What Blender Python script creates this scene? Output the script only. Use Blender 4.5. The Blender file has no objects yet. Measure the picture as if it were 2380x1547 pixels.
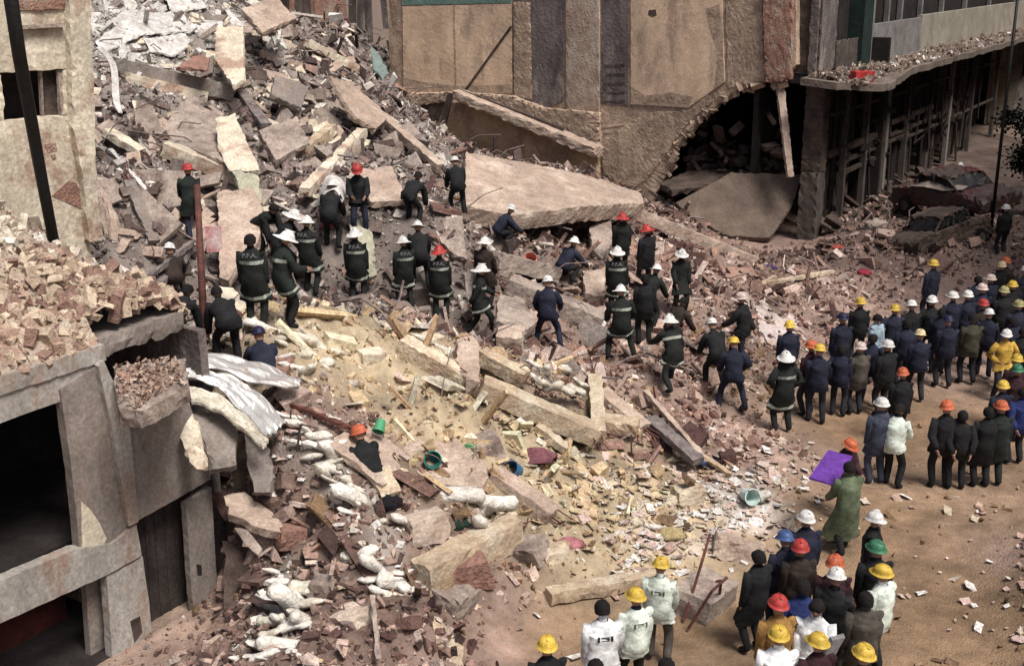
import bpy, bmesh, math, random
import numpy as np
from mathutils import Vector, Matrix, Euler
from mathutils.geometry import convex_hull_2d
random.seed(7); rng = np.random.default_rng(7)
sc = bpy.context.scene
col = sc.collection

# ------------------------------------------------------------------ camera, light
F = 2640.0; CU, CV = 1190.0, 773.0; H = 9.6
PITCH = math.radians(17.5); ROLL = math.radians(-0.8)
cam_d = bpy.data.cameras.new('camera'); cam = bpy.data.objects.new('camera', cam_d); col.objects.link(cam)
cam_d.sensor_width = 36; cam_d.lens = 36 * F / 2380; cam_d.clip_end = 600; cam_d.clip_start = .1
CM = Matrix.Translation((0, 0, H)) @ Matrix.Rotation(math.pi / 2 - PITCH, 4, 'X') @ Matrix.Rotation(ROLL, 4, 'Z')
cam.matrix_world = CM
sc.camera = cam
SUN_EL, SUN_AZ = math.radians(60), math.radians(142)      # azimuth measured from +Y towards +X
w = bpy.data.worlds.new('World'); sc.world = w; w.use_nodes = True
nt = w.node_tree; bg = nt.nodes['Background']
sky = nt.nodes.new('ShaderNodeTexSky'); sky.sky_type = 'NISHITA'; sky.sun_disc = False
sky.sun_elevation = SUN_EL; sky.sun_rotation = SUN_AZ; sky.air_density = 1.0; sky.dust_density = 5.0; sky.ozone_density = .3
nt.links.new(sky.outputs[0], bg.inputs[0]); bg.inputs[1].default_value = .082
sd = bpy.data.lights.new('sun', 'SUN'); so = bpy.data.objects.new('sun', sd); col.objects.link(so)
sd.energy = 3.4; sd.angle = math.radians(20); sd.color = (1, .965, .91)
dirv = Vector((math.sin(SUN_AZ) * math.cos(SUN_EL), math.cos(SUN_AZ) * math.cos(SUN_EL), math.sin(SUN_EL)))
so.rotation_euler = dirv.to_track_quat('Z', 'Y').to_euler()
sc.view_settings.view_transform = 'Standard'; sc.view_settings.look = 'None'
sc.view_settings.exposure = 0.32; sc.view_settings.gamma = 1
sc.render.resolution_x = 1024; sc.render.resolution_y = 665

# ------------------------------------------------------------------ projection helpers
CP = Vector((0, 0, H))
def ray(u, v):
    d = Vector(((u - CU) / F, -(v - CV) / F, -1.0)); return (CM.to_3x3() @ d)
def W(u, v, D): return CP + ray(u, v) * D
SA = math.radians(33.5)
dS = Vector((math.sin(SA), math.cos(SA), 0)); dT = Vector((-math.cos(SA), math.sin(SA), 0)); dZ = Vector((0, 0, 1))
O = W(240, 800, 16.0); ROOF = O.z; O.z = 0
def S(s, t, z): return O + dS * s + dT * t + dZ * z
def st(p): q = p - O; return q.dot(dS), q.dot(dT)
def hit(u, v, n, k):                # plane p.n = k
    r = ray(u, v); return CP + r * ((k - CP.dot(n)) / r.dot(n))
def onT(u, v, t0): return hit(u, v, dT, O.dot(dT) + t0)
def onS(u, v, s0): return hit(u, v, dS, O.dot(dS) + s0)
def onZ(u, v, z0): return hit(u, v, dZ, z0)
def project(p):
    q = CM.inverted() @ p; return CU + F * q.x / -q.z, CV - F * q.y / -q.z

# ------------------------------------------------------------------ object helpers
def tag(o, label=None, cat=None, group=None, kind=None):
    if label: o['label'] = label
    if cat: o['category'] = cat
    if group: o['group'] = group
    if kind: o['kind'] = kind
    return o
def empty(name, loc, rz=0):
    o = bpy.data.objects.new(name, None); col.objects.link(o); o.location = loc; o.rotation_euler = (0, 0, rz)
    o.empty_display_size = .2
    return o
def meshobj(name, verts, faces, mats, parent=None, smooth=False):
    me = bpy.data.meshes.new(name); me.from_pydata([tuple(v) for v in verts], [], faces); me.update()
    if not isinstance(mats, (list, tuple)): mats = [mats]
    for m in mats: me.materials.append(m)
    if smooth: me.polygons.foreach_set('use_smooth', [True] * len(me.polygons))
    o = bpy.data.objects.new(name, me); col.objects.link(o)
    if parent: o.parent = parent; o.matrix_parent_inverse = parent.matrix_world.inverted() if parent.type != 'EMPTY' else Matrix.Identity(4)
    return o
class MB:
    def __init__(s): s.v = []; s.f = []
    def add(s, vs, fs):
        n = len(s.v); s.v += [Vector(x) for x in vs]; s.f += [tuple(i + n for i in f) for f in fs]; return s
    def box(s, c, ax, ay, az):      # centre and three half-axes
        c = Vector(c); vs = [c + ax * i + ay * j + az * k for i in (-1, 1) for j in (-1, 1) for k in (-1, 1)]
        return s.add(vs, [(0, 1, 3, 2), (4, 6, 7, 5), (0, 4, 5, 1), (2, 3, 7, 6), (0, 2, 6, 4), (1, 5, 7, 3)])
    def sbox(s, s0, s1, t0, t1, z0, z1):
        return s.box(S((s0 + s1) / 2, (t0 + t1) / 2, (z0 + z1) / 2), dS * ((s1 - s0) / 2), dT * ((t1 - t0) / 2), dZ * ((z1 - z0) / 2))
    def prism(s, pts, ex):
        n = len(pts); vs = list(pts) + [p + ex for p in pts]
        return s.add(vs, [tuple(range(n)), tuple(range(2 * n - 1, n - 1, -1))] + [(i, i + n, (i + 1) % n + n, (i + 1) % n) for i in range(n)])
    def tube(s, pts, r, n=6, flat=1.0):
        pts = [Vector(p) for p in pts]; rings = []
        rr = r if isinstance(r, (list, tuple)) else [r] * len(pts)
        base = len(s.v)
        for i, p in enumerate(pts):
            d = (pts[min(i + 1, len(pts) - 1)] - pts[max(i - 1, 0)]).normalized()
            a = d.cross(Vector((.13, .2, 1)))
            if a.length < .05: a = d.cross(Vector((1, 0, 0)))
            a.normalize(); b = d.cross(a)
            for k in range(n):
                th = 2 * math.pi * k / n
                s.v.append(p + (a * math.cos(th) + b * math.sin(th) * flat) * rr[i])
        for i in range(len(pts) - 1):
            for k in range(n):
                s.f.append((base + i * n + k, base + i * n + (k + 1) % n, base + (i + 1) * n + (k + 1) % n, base + (i + 1) * n + k))
        s.f.append(tuple(base + k for k in reversed(range(n)))); s.f.append(tuple(base + (len(pts) - 1) * n + k for k in range(n)))
        return s
    def build(s, name, m, parent=None, bev=0, rough=0, smooth=False):
        vs = s.v
        if parent is not None:
            M = Matrix.Translation(parent_origin(parent)).inverted(); vs = [M @ v for v in vs]
            o = meshobj(name, vs, s.f, m, None, smooth); o.parent = parent
        else:
            c = sum(vs, Vector()) / len(vs)
            o = meshobj(name, [v - c for v in vs], s.f, m, None, smooth); o.location = c
        if bev or rough: dress(o, bev, rough)
        return o
def parent_origin(p):
    v = Vector(p.location)
    while p.parent: p = p.parent; v += Vector(p.location)
    return v
def dress(o, bev, rough, cuts=None):
    """chip the edges and roughen the faces of a broken piece"""
    bm = bmesh.new(); bm.from_mesh(o.data)
    bmesh.ops.recalc_face_normals(bm, faces=bm.faces)
    if rough:
        for it in range(5):
            L = .11; rough = rough if it or True else rough
            es = [e for e in bm.edges if e.calc_length() > L * 1.6]
            if not es or len(bm.verts) > 2200: break
            bmesh.ops.subdivide_edges(bm, edges=es, cuts=1, use_grid_fill=True)
            bmesh.ops.triangulate(bm, faces=[f for f in bm.faces if len(f.verts) > 4])
    if rough:
        bm.normal_update()
        sh = {}
        for v in bm.verts:
            fs = [f.normal for f in v.link_faces]
            sharp = min((a.dot(b) for a in fs for b in fs), default=1)
            k = rough * (.55 if sharp < .5 else .2)
            sh[v] = Vector((random.uniform(-1, 1), random.uniform(-1, 1), random.uniform(-1, 1))) * k - (v.normal * random.random() * k * 1.2 if sharp < .5 else Vector())
        for v, d in sh.items(): v.co += d
    bm.to_mesh(o.data); bm.free()

# ------------------------------------------------------------------ materials
MC = {}
def mat(name, c1, c2=None, scale=2.0, bump=.3, rough=.9, detail=8, stain=None, stain_scale=.5, stain_amt=.5, streak=False, speck=0, metal=0, attr=False):
    if name in MC: return MC[name]
    m = bpy.data.materials.new(name); MC[name] = m; m.use_nodes = True
    n = m.node_tree.nodes; L = m.node_tree.links; b = n['Principled BSDF']
    b.inputs['Roughness'].default_value = rough; b.inputs['Metallic'].default_value = metal
    b.inputs['Specular IOR Level'].default_value = .25
    tc = n.new('ShaderNodeTexCoord'); geo = n.new('ShaderNodeNewGeometry')
    vec = geo.outputs['Position']
    mp = n.new('ShaderNodeMapping'); L.new(vec, mp.inputs[0])
    if streak: mp.inputs['Scale'].default_value = (1, 1, .4)
    nz = n.new('ShaderNodeTexNoise'); nz.inputs['Scale'].default_value = scale; nz.inputs['Detail'].default_value = detail; nz.inputs['Roughness'].default_value = .65
    L.new(mp.outputs[0], nz.inputs['Vector'])
    cr = n.new('ShaderNodeValToRGB'); cr.color_ramp.elements[0].position = .34; cr.color_ramp.elements[1].position = .66
    c2 = c2 or tuple(x * .65 for x in c1)
    cr.color_ramp.elements[0].color = (*c2, 1); cr.color_ramp.elements[1].color = (*c1, 1)
    L.new(nz.outputs[0], cr.inputs[0]); out = cr.outputs[0]
    if attr:
        at = n.new('ShaderNodeAttribute'); at.attribute_name = 'Col'
        mx = n.new('ShaderNodeMix'); mx.data_type = 'RGBA'; mx.blend_type = 'MULTIPLY'; mx.inputs[0].default_value = 1
        L.new(at.outputs['Color'], mx.inputs[6]); L.new(out, mx.inputs[7]); out = mx.outputs[2]
    if stain:
        n2 = n.new('ShaderNodeTexNoise'); n2.inputs['Scale'].default_value = stain_scale; n2.inputs['Detail'].default_value = 6; n2.inputs['Roughness'].default_value = .7
        L.new(mp.outputs[0], n2.inputs['Vector'])
        r2 = n.new('ShaderNodeValToRGB'); r2.color_ramp.elements[0].position = .62 - stain_amt * .3; r2.color_ramp.elements[1].position = .72 - stain_amt * .25
        L.new(n2.outputs[0], r2.inputs[0])
        mx = n.new('ShaderNodeMix'); mx.data_type = 'RGBA'; L.new(r2.outputs[0], mx.inputs[0]); L.new(out, mx.inputs[6]); mx.inputs[7].default_value = (*stain, 1); out = mx.outputs[2]
    if speck:
        n3 = n.new('ShaderNodeTexVoronoi'); n3.inputs['Scale'].default_value = speck; L.new(vec, n3.inputs['Vector'])
        r3 = n.new('ShaderNodeMapRange'); r3.inputs[1].default_value = .15; r3.inputs[2].default_value = .6; r3.inputs[3].default_value = .55; r3.inputs[4].default_value = 1.15
        L.new(n3.outputs['Distance'], r3.inputs[0])
        mx = n.new('ShaderNodeMix'); mx.data_type = 'RGBA'; mx.blend_type = 'MULTIPLY'; mx.inputs[0].default_value = 1
        L.new(out, mx.inputs[6]); L.new(r3.outputs[0], mx.inputs[7]); out = mx.outputs[2]
    if not name.startswith(('cloth_', 'plastic_', 'skin', 'eye', 'bent_grey')):
        for (fs_, lo_, hi_) in ((.55, .74, 1.1), (17, .66, 1.16))[:1 if name == 'rubble_ground' else 2]:
            ng = n.new('ShaderNodeTexNoise'); ng.inputs['Scale'].default_value = fs_; ng.inputs['Detail'].default_value = 8; ng.inputs['Roughness'].default_value = .75; L.new(vec, ng.inputs['Vector'])
            rg = n.new('ShaderNodeMapRange'); rg.inputs[1].default_value = .36; rg.inputs[2].default_value = .64; rg.inputs[3].default_value = lo_; rg.inputs[4].default_value = hi_; L.new(ng.outputs[0], rg.inputs[0])
            mx = n.new('ShaderNodeMix'); mx.data_type = 'RGBA'; mx.blend_type = 'MULTIPLY'; mx.inputs[0].default_value = 1; L.new(out, mx.inputs[6]); L.new(rg.outputs[0], mx.inputs[7]); out = mx.outputs[2]
    L.new(out, b.inputs['Base Color'])
    if bump:
        bp = n.new('ShaderNodeBump'); bp.inputs['Strength'].default_value = bump; bp.inputs['Distance'].default_value = .06
        nb = n.new('ShaderNodeTexNoise'); nb.inputs['Scale'].default_value = scale * 4; nb.inputs['Detail'].default_value = 8
        L.new(vec, nb.inputs['Vector']); L.new(nb.outputs[0], bp.inputs['Height']); L.new(bp.outputs[0], b.inputs['Normal'])
    return m
M_conc = mat('concrete', (.46, .38, .32), (.28, .22, .19), 3, .5, stain=(.2, .15, .13), stain_scale=1.2, stain_amt=.4)
M_pale = mat('pale_plaster', (.76, .68, .54), (.56, .48, .37), 2.5, .3, stain=(.42, .29, .22), stain_scale=.9, stain_amt=.35)
M_pink = mat('pink_dusty_concrete', (.50, .385, .31), (.34, .25, .20), 3, .5, stain=(.55, .45, .37), stain_scale=1.0, stain_amt=.35)
M_beam = mat('dusty_beam', (.56, .44, .31), (.38, .28, .20), 4, .4, stain=(.60, .52, .40), stain_scale=1.5, stain_amt=.4)
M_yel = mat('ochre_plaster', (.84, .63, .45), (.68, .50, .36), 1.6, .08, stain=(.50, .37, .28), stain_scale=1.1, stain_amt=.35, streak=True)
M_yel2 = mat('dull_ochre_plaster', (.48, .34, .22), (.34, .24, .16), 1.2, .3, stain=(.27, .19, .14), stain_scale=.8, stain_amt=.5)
M_yelpale = mat('pale_yellow_stone', (.72, .62, .47), (.50, .40, .28), 4, .6, stain=(.42,.30,.21), stain_scale=1.5, stain_amt=.4)
M_white = mat('white_rubble', (.76, .74, .71), (.44, .40, .37), 5, .4)
M_sack = mat('dusty_white_cloth', (.86, .83, .77), (.62, .56, .49), 5, .6)
M_cream = mat('cream_lumps', (.76, .72, .62), (.50, .44, .35), 6, .5)
M_brick = mat('broken_brick', (.36, .20, .155), (.22, .125, .10), 5, .7)
M_greyw = mat('weathered_grey_render', (.29, .25, .225), (.18, .15, .13), 2.0, .18, stain=(.26, .20, .17), stain_scale=.8, stain_amt=.3, streak=True)
M_light = mat('light_grey_render', (.44, .41, .375), (.30, .27, .24), 2.5, .15, stain=(.33, .24, .19), stain_scale=1.3, stain_amt=.4, streak=True)
M_darkgrey = mat('sooty_grey_wall', (.22, .185, .175), (.10, .08, .08), 2.2, .5, streak=True, stain=(.33, .28, .25), stain_scale=1.2, stain_amt=.25)
M_mott = mat('mottled_plaster', (.54, .41, .31), (.32, .23, .175), 2.2, .5, stain=(.5, .38, .28), stain_scale=.9, stain_amt=.4)
M_rbrick = mat('exposed_red_brick', (.42, .24, .18), (.26, .14, .11), 6, .7, stain=(.42, .33, .27), stain_scale=1.2, stain_amt=.4)
M_dk = mat('interior_shade', (.035, .028, .026), (.015, .012, .012), 2, .2)  # near-black; the unlit depth of rooms and openings is put into the colour
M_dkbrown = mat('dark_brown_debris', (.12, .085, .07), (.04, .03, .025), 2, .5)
M_dkred = mat('dark_red_wall', (.10, .022, .018), (.04, .012, .010), 1.5, .2)
M_door = mat('old_dark_boards', (.07, .055, .05), (.03, .024, .022), 5, .3, streak=True)
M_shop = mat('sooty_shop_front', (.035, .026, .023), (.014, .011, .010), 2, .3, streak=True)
M_post = mat('dusty_grey_post', (.13, .105, .093), (.06, .047, .042), 4, .3, streak=True)
M_metal = mat('bent_grey_sheet', (.52, .51, .50), (.33, .32, .31), 2, .05, rough=.4, metal=.35, stain=(.35, .31, .29), stain_scale=1.0, stain_amt=.3)
M_blackm = mat('black_iron', (.018, .016, .016), (.01, .01, .01), 5, .2, rough=.5)
M_rust = mat('rusty_iron', (.16, .06, .045), (.08, .035, .03), 6, .3, rough=.7)
M_rebar = mat('dusty_rebar', (.30, .24, .22), (.12, .09, .08), 6, .2)
M_wood = mat('raw_timber', (.55, .42, .28), (.36, .26, .17), 6, .3)
M_teal = mat('teal_band', (.20, .32, .28), (.14, .23, .2), 3, .2)
M_greenish = mat('greenish_board', (.48, .47, .36), (.33, .31, .23), 4, .3)
M_greengl = mat('grey_green_board', (.24, .30, .27), (.15, .19, .18), 4, .3)
def pl(name, c, rough=.45): return mat(name, c, tuple(x * .82 for x in c), 8, .05, rough=rough)
M_pwhite = mat('pale_painted_wall', (.28, .27, .27), (.16, .145, .14), 1.5, .2, stain=(.25, .22, .2), stain_scale=.9, stain_amt=.3)

# ------------------------------------------------------------------ terrain
# control points: (u, v, height)
CT = """1200 1500 0;1700 1547 0;2380 1547 0;1400 1440 .05;2100 1400 0;2380 1200 .05;2000 1200 0;2150 1000 0;2380 900 0;2250 800 0;2300 650 .1;2440 1350 .45;2460 1500 .5;2470 1250 .3;2300 1400 0;2280 1300 0;2300 1500 0;2000 1050 0
2060 660 .35;1900 640 .5;1700 640 .9;1850 700 .6;1950 800 .35;2100 700 .25;2000 900 .1;1700 1547 0;1500 1547 0;2200 480 .1;1300 1560 0;1960 575 .75;2040 560 .85;2110 560 .7;2000 600 .6;2160 590 .6;1900 590 .7;2260 560 .55;2380 590 .5;2100 500 .6;2160 470 .4;2040 520 .9
580 735 2.7;700 735 2.7;450 740 2.9;830 715 2.5;940 735 2.4;1040 752 2.05;1125 800 1.75;1275 828 1.5;1420 860 1.5;1570 893 1.05;1700 965 .35;1830 980 .2;1905 978 .1
1800 1060 .3;1700 1110 .4;1900 1130 .08;1500 1010 .9;1400 1010 1.2;1200 900 2.15;900 800 2.9;1020 840 2.65;1100 880 2.35;1350 965 1.55;1600 960 .75;1620 1060 .55
1580 740 1.2;1445 650 1.5;1330 660 2.0;1200 580 2.6;1000 490 4.1;1070 500 4.0;830 480 4.3;770 520 4.0;500 250 6.1;300 250 6.4;700 200 6.3;600 50 8.0;250 0 8.9;400 30 8.6;800 50 7.7
900 350 4.8;930 260 4.7;1000 340 3.4;1200 530 2.7;1400 530 2.1;1500 490 1.6;1300 400 2.9;1600 570 .7;1850 590 .2;1640 700 1.1;1700 560 .3;1750 760 .7
450 1547 .3;400 1600 .15;540 1480 .55;600 1547 .65;750 1620 .6;1000 1620 .35;900 1547 .55;1050 1500 .4;1160 1500 .12;700 1400 .8;1000 1400 .7;700 1250 1.25;560 1330 .45;900 1200 1.5;600 1100 2.0;650 1000 2.6;700 900 3.05;800 1050 2.25;1000 1050 1.9;700 800 3.35;560 800 3.5
1000 950 2.3;1200 1100 1.2;1300 1200 .8;1500 1150 .6;1400 1300 .35;1600 1330 .12;1200 1350 .4;1100 1430 .35;900 650 2.8;600 600 3.5;400 650 3.4;300 500 4.7;600 480 4.2;450 350 5.3;1150 640 2.3;1300 600 2.5
560 1200 .9;1050 1200 1.4;1750 1200 .08;1650 1260 .15;800 900 2.75;900 900 2.5;1100 980 1.95;300 380 5.4;700 380 4.9;800 280 5.5;860 150 6.4"""
pts = []
for tok in CT.replace('\n', ';').split(';'):
    u, v, z = map(float, tok.split()); p = onZ(u, v, z); pts.append((p.x, p.y, z))
for s_ in range(-20, 90, 10):
    for t_ in (-9, -16, -30): p = S(s_, t_, 0); pts.append((p.x, p.y, 0))
for s_ in (31, 40, 55, 80):
    for t_ in (0, 8, 20, 35):
        p = S(s_, t_, 0); pts.append((p.x, p.y, .2 if t_ < 5 else (1 if t_ < 15 else 4.3)))
for (s_, t_, z_) in ((12, 25, 8.5), (20, 28, 6.5), (5, 25, 8), (12, 40, 8), (0, 40, 8), (26, 24, 4.8), (26, 38, 6)):
    p = S(s_, t_, 0); pts.append((p.x, p.y, z_))
CPt = np.array(pts); XY = CPt[:, :2] / 10
def phi(r2): return r2 * np.log(r2 + 1e-9) * .5
n_ = len(XY); d2 = ((XY[:, None] - XY[None]) ** 2).sum(-1)
A = np.zeros((n_ + 3, n_ + 3)); A[:n_, :n_] = phi(d2) + np.eye(n_) * .004; A[:n_, n_] = 1; A[:n_, n_ + 1:] = XY; A[n_:, :n_] = A[:n_, n_:].T
WT = np.linalg.solve(A, np.concatenate([CPt[:, 2], np.zeros(3)]))
SS = 0
def base_h(x, y):
    x = np.atleast_1d(np.asarray(x, float)); y = np.atleast_1d(np.asarray(y, float)); out = np.empty(len(x))
    for i in range(0, len(x), 20000):
        q = np.stack([x[i:i + 20000], y[i:i + 20000]], 1) / 10
        r2 = ((q[:, None] - XY[None]) ** 2).sum(-1)
        out[i:i + 20000] = phi(r2) @ WT[:n_] + WT[n_] + q @ WT[n_ + 1:]
    qx = x - O.x; qy = y - O.y
    s = qx * dS.x + qy * dS.y; t = qx * dT.x + qy * dT.y
    out = np.clip(out, -.02, 9.3)
    inside = (s < 2.15) & (t > .05); out = np.where(inside, -.1, out)
    return out
# cheap value noise
G_ = rng.random((256, 256))
def vnoise(x, y, f):
    x = x * f + 1000; y = y * f + 1000; i = np.floor(x).astype(int); j = np.floor(y).astype(int); a = x - i; b = y - j
    a = a * a * (3 - 2 * a); b = b * b * (3 - 2 * b); g = lambda p, q: G_[p % 256, q % 256]
    return (g(i, j) * (1 - a) + g(i + 1, j) * a) * (1 - b) + (g(i, j + 1) * (1 - a) + g(i + 1, j + 1) * a) * b - .5
def rubble_amt(x, y, z):
    return np.clip((z - .12) / .5, 0, 1)
def height(x, y):
    z = base_h(x, y); x = np.atleast_1d(x); y = np.atleast_1d(y)
    a = rubble_amt(x, y, z)
    nz = vnoise(x, y, .9) * .45 + np.abs(vnoise(x + 9, y, 2.1)) * .4 + vnoise(x, y, 4.7) * .16 + vnoise(x, y + 7, 9) * .08
    return z + nz * (.03 + .97 * a) + vnoise(x, y, .35) * .08
def hz(x, y): return float(height(np.array([x]), np.array([y]))[0])
def TR(u, v, up=0.0):
    """first point along the ray through a pixel that is `up` above the terrain"""
    r = ray(u, v); k = np.arange(12, 75, .12)
    px = CP.x + r.x * k; py = CP.y + r.y * k; pz = CP.z + r.z * k
    h = base_h(px, py) + up; b = np.nonzero(pz <= h)[0]
    i = b[0] if len(b) else len(k) - 1
    if i > 0:
        a0 = pz[i - 1] - h[i - 1]; a1 = pz[i] - h[i]; kk = k[i - 1] + (k[i] - k[i - 1]) * a0 / max(a0 - a1, 1e-6)
    else: kk = k[0]
    return CP + r * float(kk)

# colour zones, as centres on the ground
PAL = {
 'W': [(.80, .79, .77), (.62, .59, .56), (.70, .68, .62), (.34, .29, .27)],
 'G': [(.34, .285, .26), (.24, .185, .17), (.46, .40, .36), (.14, .10, .095), (.58, .53, .48), (.33, .22, .19), (.70, .66, .61), (.07, .05, .05), (.10, .075, .07), (.28, .24, .22)],
 'P': [(.42, .27, .22), (.30, .185, .155), (.52, .38, .32), (.21, .125, .105), (.46, .30, .235), (.64, .50, .43), (.11,.06,.055), (.70,.58,.52)],
 'Y': [(.74, .58, .36), (.62, .46, .28), (.82, .72, .52), (.46, .32, .20), (.68, .52, .34), (.82, .77, .62)],
 'B': [(.32, .225, .19), (.23, .155, .13), (.36, .24, .2), (.13, .08, .07), (.5, .38, .33), (.08, .05, .045)],
 'D': [(.12, .085, .07), (.08, .058, .05), (.17, .13, .11)],  # far street ground, its shade put into the colour
 'K': [(.25, .165, .10), (.20, .13, .082), (.29, .195, .12)]}
ZN = """350 80 3 W;420 40 3 W;330 130 2 W;650 200 3 G;500 350 3 G;800 150 3 G;400 450 3 G;700 450 3 G;600 300 2 G;300 300 2 G;850 300 3 G;500 560 2 G;900 560 2 G
1700 650 4 P;1950 680 4 P;1600 620 2 P;1300 560 2 B;1050 650 1.5 G;1500 850 1.5 P;1650 1000 1.2 P;1250 780 1.2 P;2000 560 4 B;2150 540 4 B;1850 590 3 B;2250 520 4 B;2330 430 5 D;2180 430 4 D;2250 470 3 D;2350 380 8 D
650 1130 1 B;800 1330 1 B;900 1480 1.5 B;1100 1300 .8 P;1150 1400 .8 P;600 1250 .8 B;560 1450 .8 B;480 1540 .8 B;700 1520 1 B;1000 1530 1 P;1750 1050 1.3 P;1000 760 1 P;830 1000 .8 P;900 1080 .8 P;700 950 .7 P
980 880 1.3 Y;1050 1000 1.3 Y;1250 1060 1.4 Y;1400 1150 1.6 Y;1350 1250 1.3 Y;750 830 1 Y;1450 1220 1.3 Y;850 800 1.1 Y;1150 1150 1 Y;1250 950 .8 P;700 740 .8 G
1500 1250 .35 W;1560 1240 .4 W;1720 1170 .6 W;770 1070 .35 W;840 1170 .3 W;620 1480 .4 W;880 1310 .3 W;640 1370 .3 W;1400 1110 .35 W;680 1010 .35 W
2000 1200 1.5 K;2200 1000 2 K;2200 1400 3 K;1400 1480 1.5 K;1600 1450 1.5 K;1250 1500 1 K;2300 750 2 B;2100 700 2 B;2380 1300 1 P;1180 1500 .8 P;2000 1000 1.5 K"""
ZP = []; ZR = []; ZK = []
for tok in ZN.replace('\n', ';').split(';'):
    u, v, r, k = tok.split(); p = TR(float(u), float(v)); ZP.append((p.x, p.y)); ZR.append(float(r)); ZK.append(k)
ZP = np.array(ZP); ZR = np.array(ZR); ZMEAN = np.array([np.mean(PAL[k], 0) for k in ZK])
def zone_w(x, y):
    d2 = (x[:, None] - ZP[None, :, 0]) ** 2 + (y[:, None] - ZP[None, :, 1]) ** 2
    q = d2 / ZR[None] ** 2
    wgt = 1 / (q + .15) ** 1.6
    small = (ZR < .7)[None]; wgt = np.where(small, np.where(q < 2.5, 6 * np.exp(-q), 0), wgt)
    return wgt / wgt.sum(1, keepdims=True)

def grid_mesh(name, s0, s1, t0, t1, step, m, hfun, colfun, kind='structure'):
    sv = np.arange(s0, s1 + step / 2, step); tv = np.arange(t0, t1 + step / 2, step)
    a, b = np.meshgrid(sv, tv, indexing='ij'); ns, ntv = a.shape
    x = (O.x + dS.x * a + dT.x * b).ravel(); y = (O.y + dS.y * a + dT.y * b).ravel()
    z = hfun(x, y); co = np.stack([x, y, z], 1)
    i = np.arange(ns * ntv).reshape(ns, ntv)
    q = np.stack([i[:-1, :-1], i[1:, :-1], i[1:, 1:], i[:-1, 1:]], -1).reshape(-1, 4)[:, ::-1]
    me = bpy.data.meshes.new(name); me.vertices.add(len(co)); me.vertices.foreach_set('co', co.ravel())
    me.loops.add(q.size); me.loops.foreach_set('vertex_index', q.ravel().astype(np.int32))
    me.polygons.add(len(q)); me.polygons.foreach_set('loop_start', np.arange(0, q.size, 4, dtype=np.int32)); me.polygons.foreach_set('loop_total', np.full(len(q), 4, np.int32))
    me.update(calc_edges=True); me.polygons.foreach_set('use_smooth', np.ones(len(q), bool))
    c = colfun(x, y, z); at = me.color_attributes.new('Col', 'FLOAT_COLOR', 'POINT')
    at.data.foreach_set('color', np.concatenate([c, np.ones((len(c), 1))], 1).ravel())
    me.materials.append(m); o = bpy.data.objects.new(name, me); col.objects.link(o); o['kind'] = kind
    return o
M_ground = mat('rubble_ground', (1.08, 1.07, 1.05), (.78, .75, .73), 7, .7, attr=True, detail=10, stain=None)
def gcol(x, y, z):
    wz = zone_w(x, y); c = wz @ ZMEAN
    c *= (1 + vnoise(x, y, .6) * .35 + vnoise(x, y, 1.7) * .4 + vnoise(x, y, 5) * .4)[:, None]
    return np.clip(c * (1 - .38 * rubble_amt(x, y, z))[:, None], .02, .9)  # ground darkened under rubble to stand for shade between the chunks
def far_h(x, y):
    return np.full(len(x), -.12)
gm = mat('far_ground_dirt', (.24, .17, .13), (.14, .10, .08), .8, .5)
big = MB().add([(-400, -100, -.16), (400, -100, -.16), (400, 700, -.16), (-400, 700, -.16)], [(0, 1, 2, 3)]).build('ground', gm); big['kind'] = 'structure'
grid_mesh('rubble_terrain', -8, 62, -22, 34, .11, M_ground, height, gcol)

# ------------------------------------------------------------------ rubble scatter
def hull_variant():
    bm = bmesh.new()
    for k in range(random.choice((6, 7, 8))):
        v = Vector((random.gauss(0, 1), random.gauss(0, 1), random.gauss(0, 1))).normalized() * random.uniform(.55, 1.15)
        bm.verts.new((v.x * 1.15, v.y * .75, v.z * .5))
    r = bmesh.ops.convex_hull(bm, input=bm.verts)
    loose = [v for v in bm.verts if not v.link_faces]; bmesh.ops.delete(bm, geom=loose, context='VERTS')
    bm.verts.index_update(); vs = np.array([v.co[:] for v in bm.verts]); fs = [[v.index for v in f.verts] for f in bm.faces]; bm.free(); return vs, fs
def box_variant(sx, sy, sz, j=.08):
    vs = np.array([(i * sx, jj * sy, k * sz) for i in (-1, 1) for jj in (-1, 1) for k in (-1, 1)], float); vs += rng.uniform(-j, j, vs.shape)
    return vs, [[0, 1, 3, 2], [4, 6, 7, 5], [0, 4, 5, 1], [2, 3, 7, 6], [0, 2, 6, 4], [1, 5, 7, 3]]
HV = [hull_variant() for _ in range(20)]
BV = [box_variant(1, .5, .35, .1) for _ in range(6)] + [box_variant(.9, .75, .5, .25) for _ in range(4)] + [box_variant(1, .7, .15, .12) for _ in range(3)] + [box_variant(1.8, .16, .12, .05) for _ in range(2)]
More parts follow.
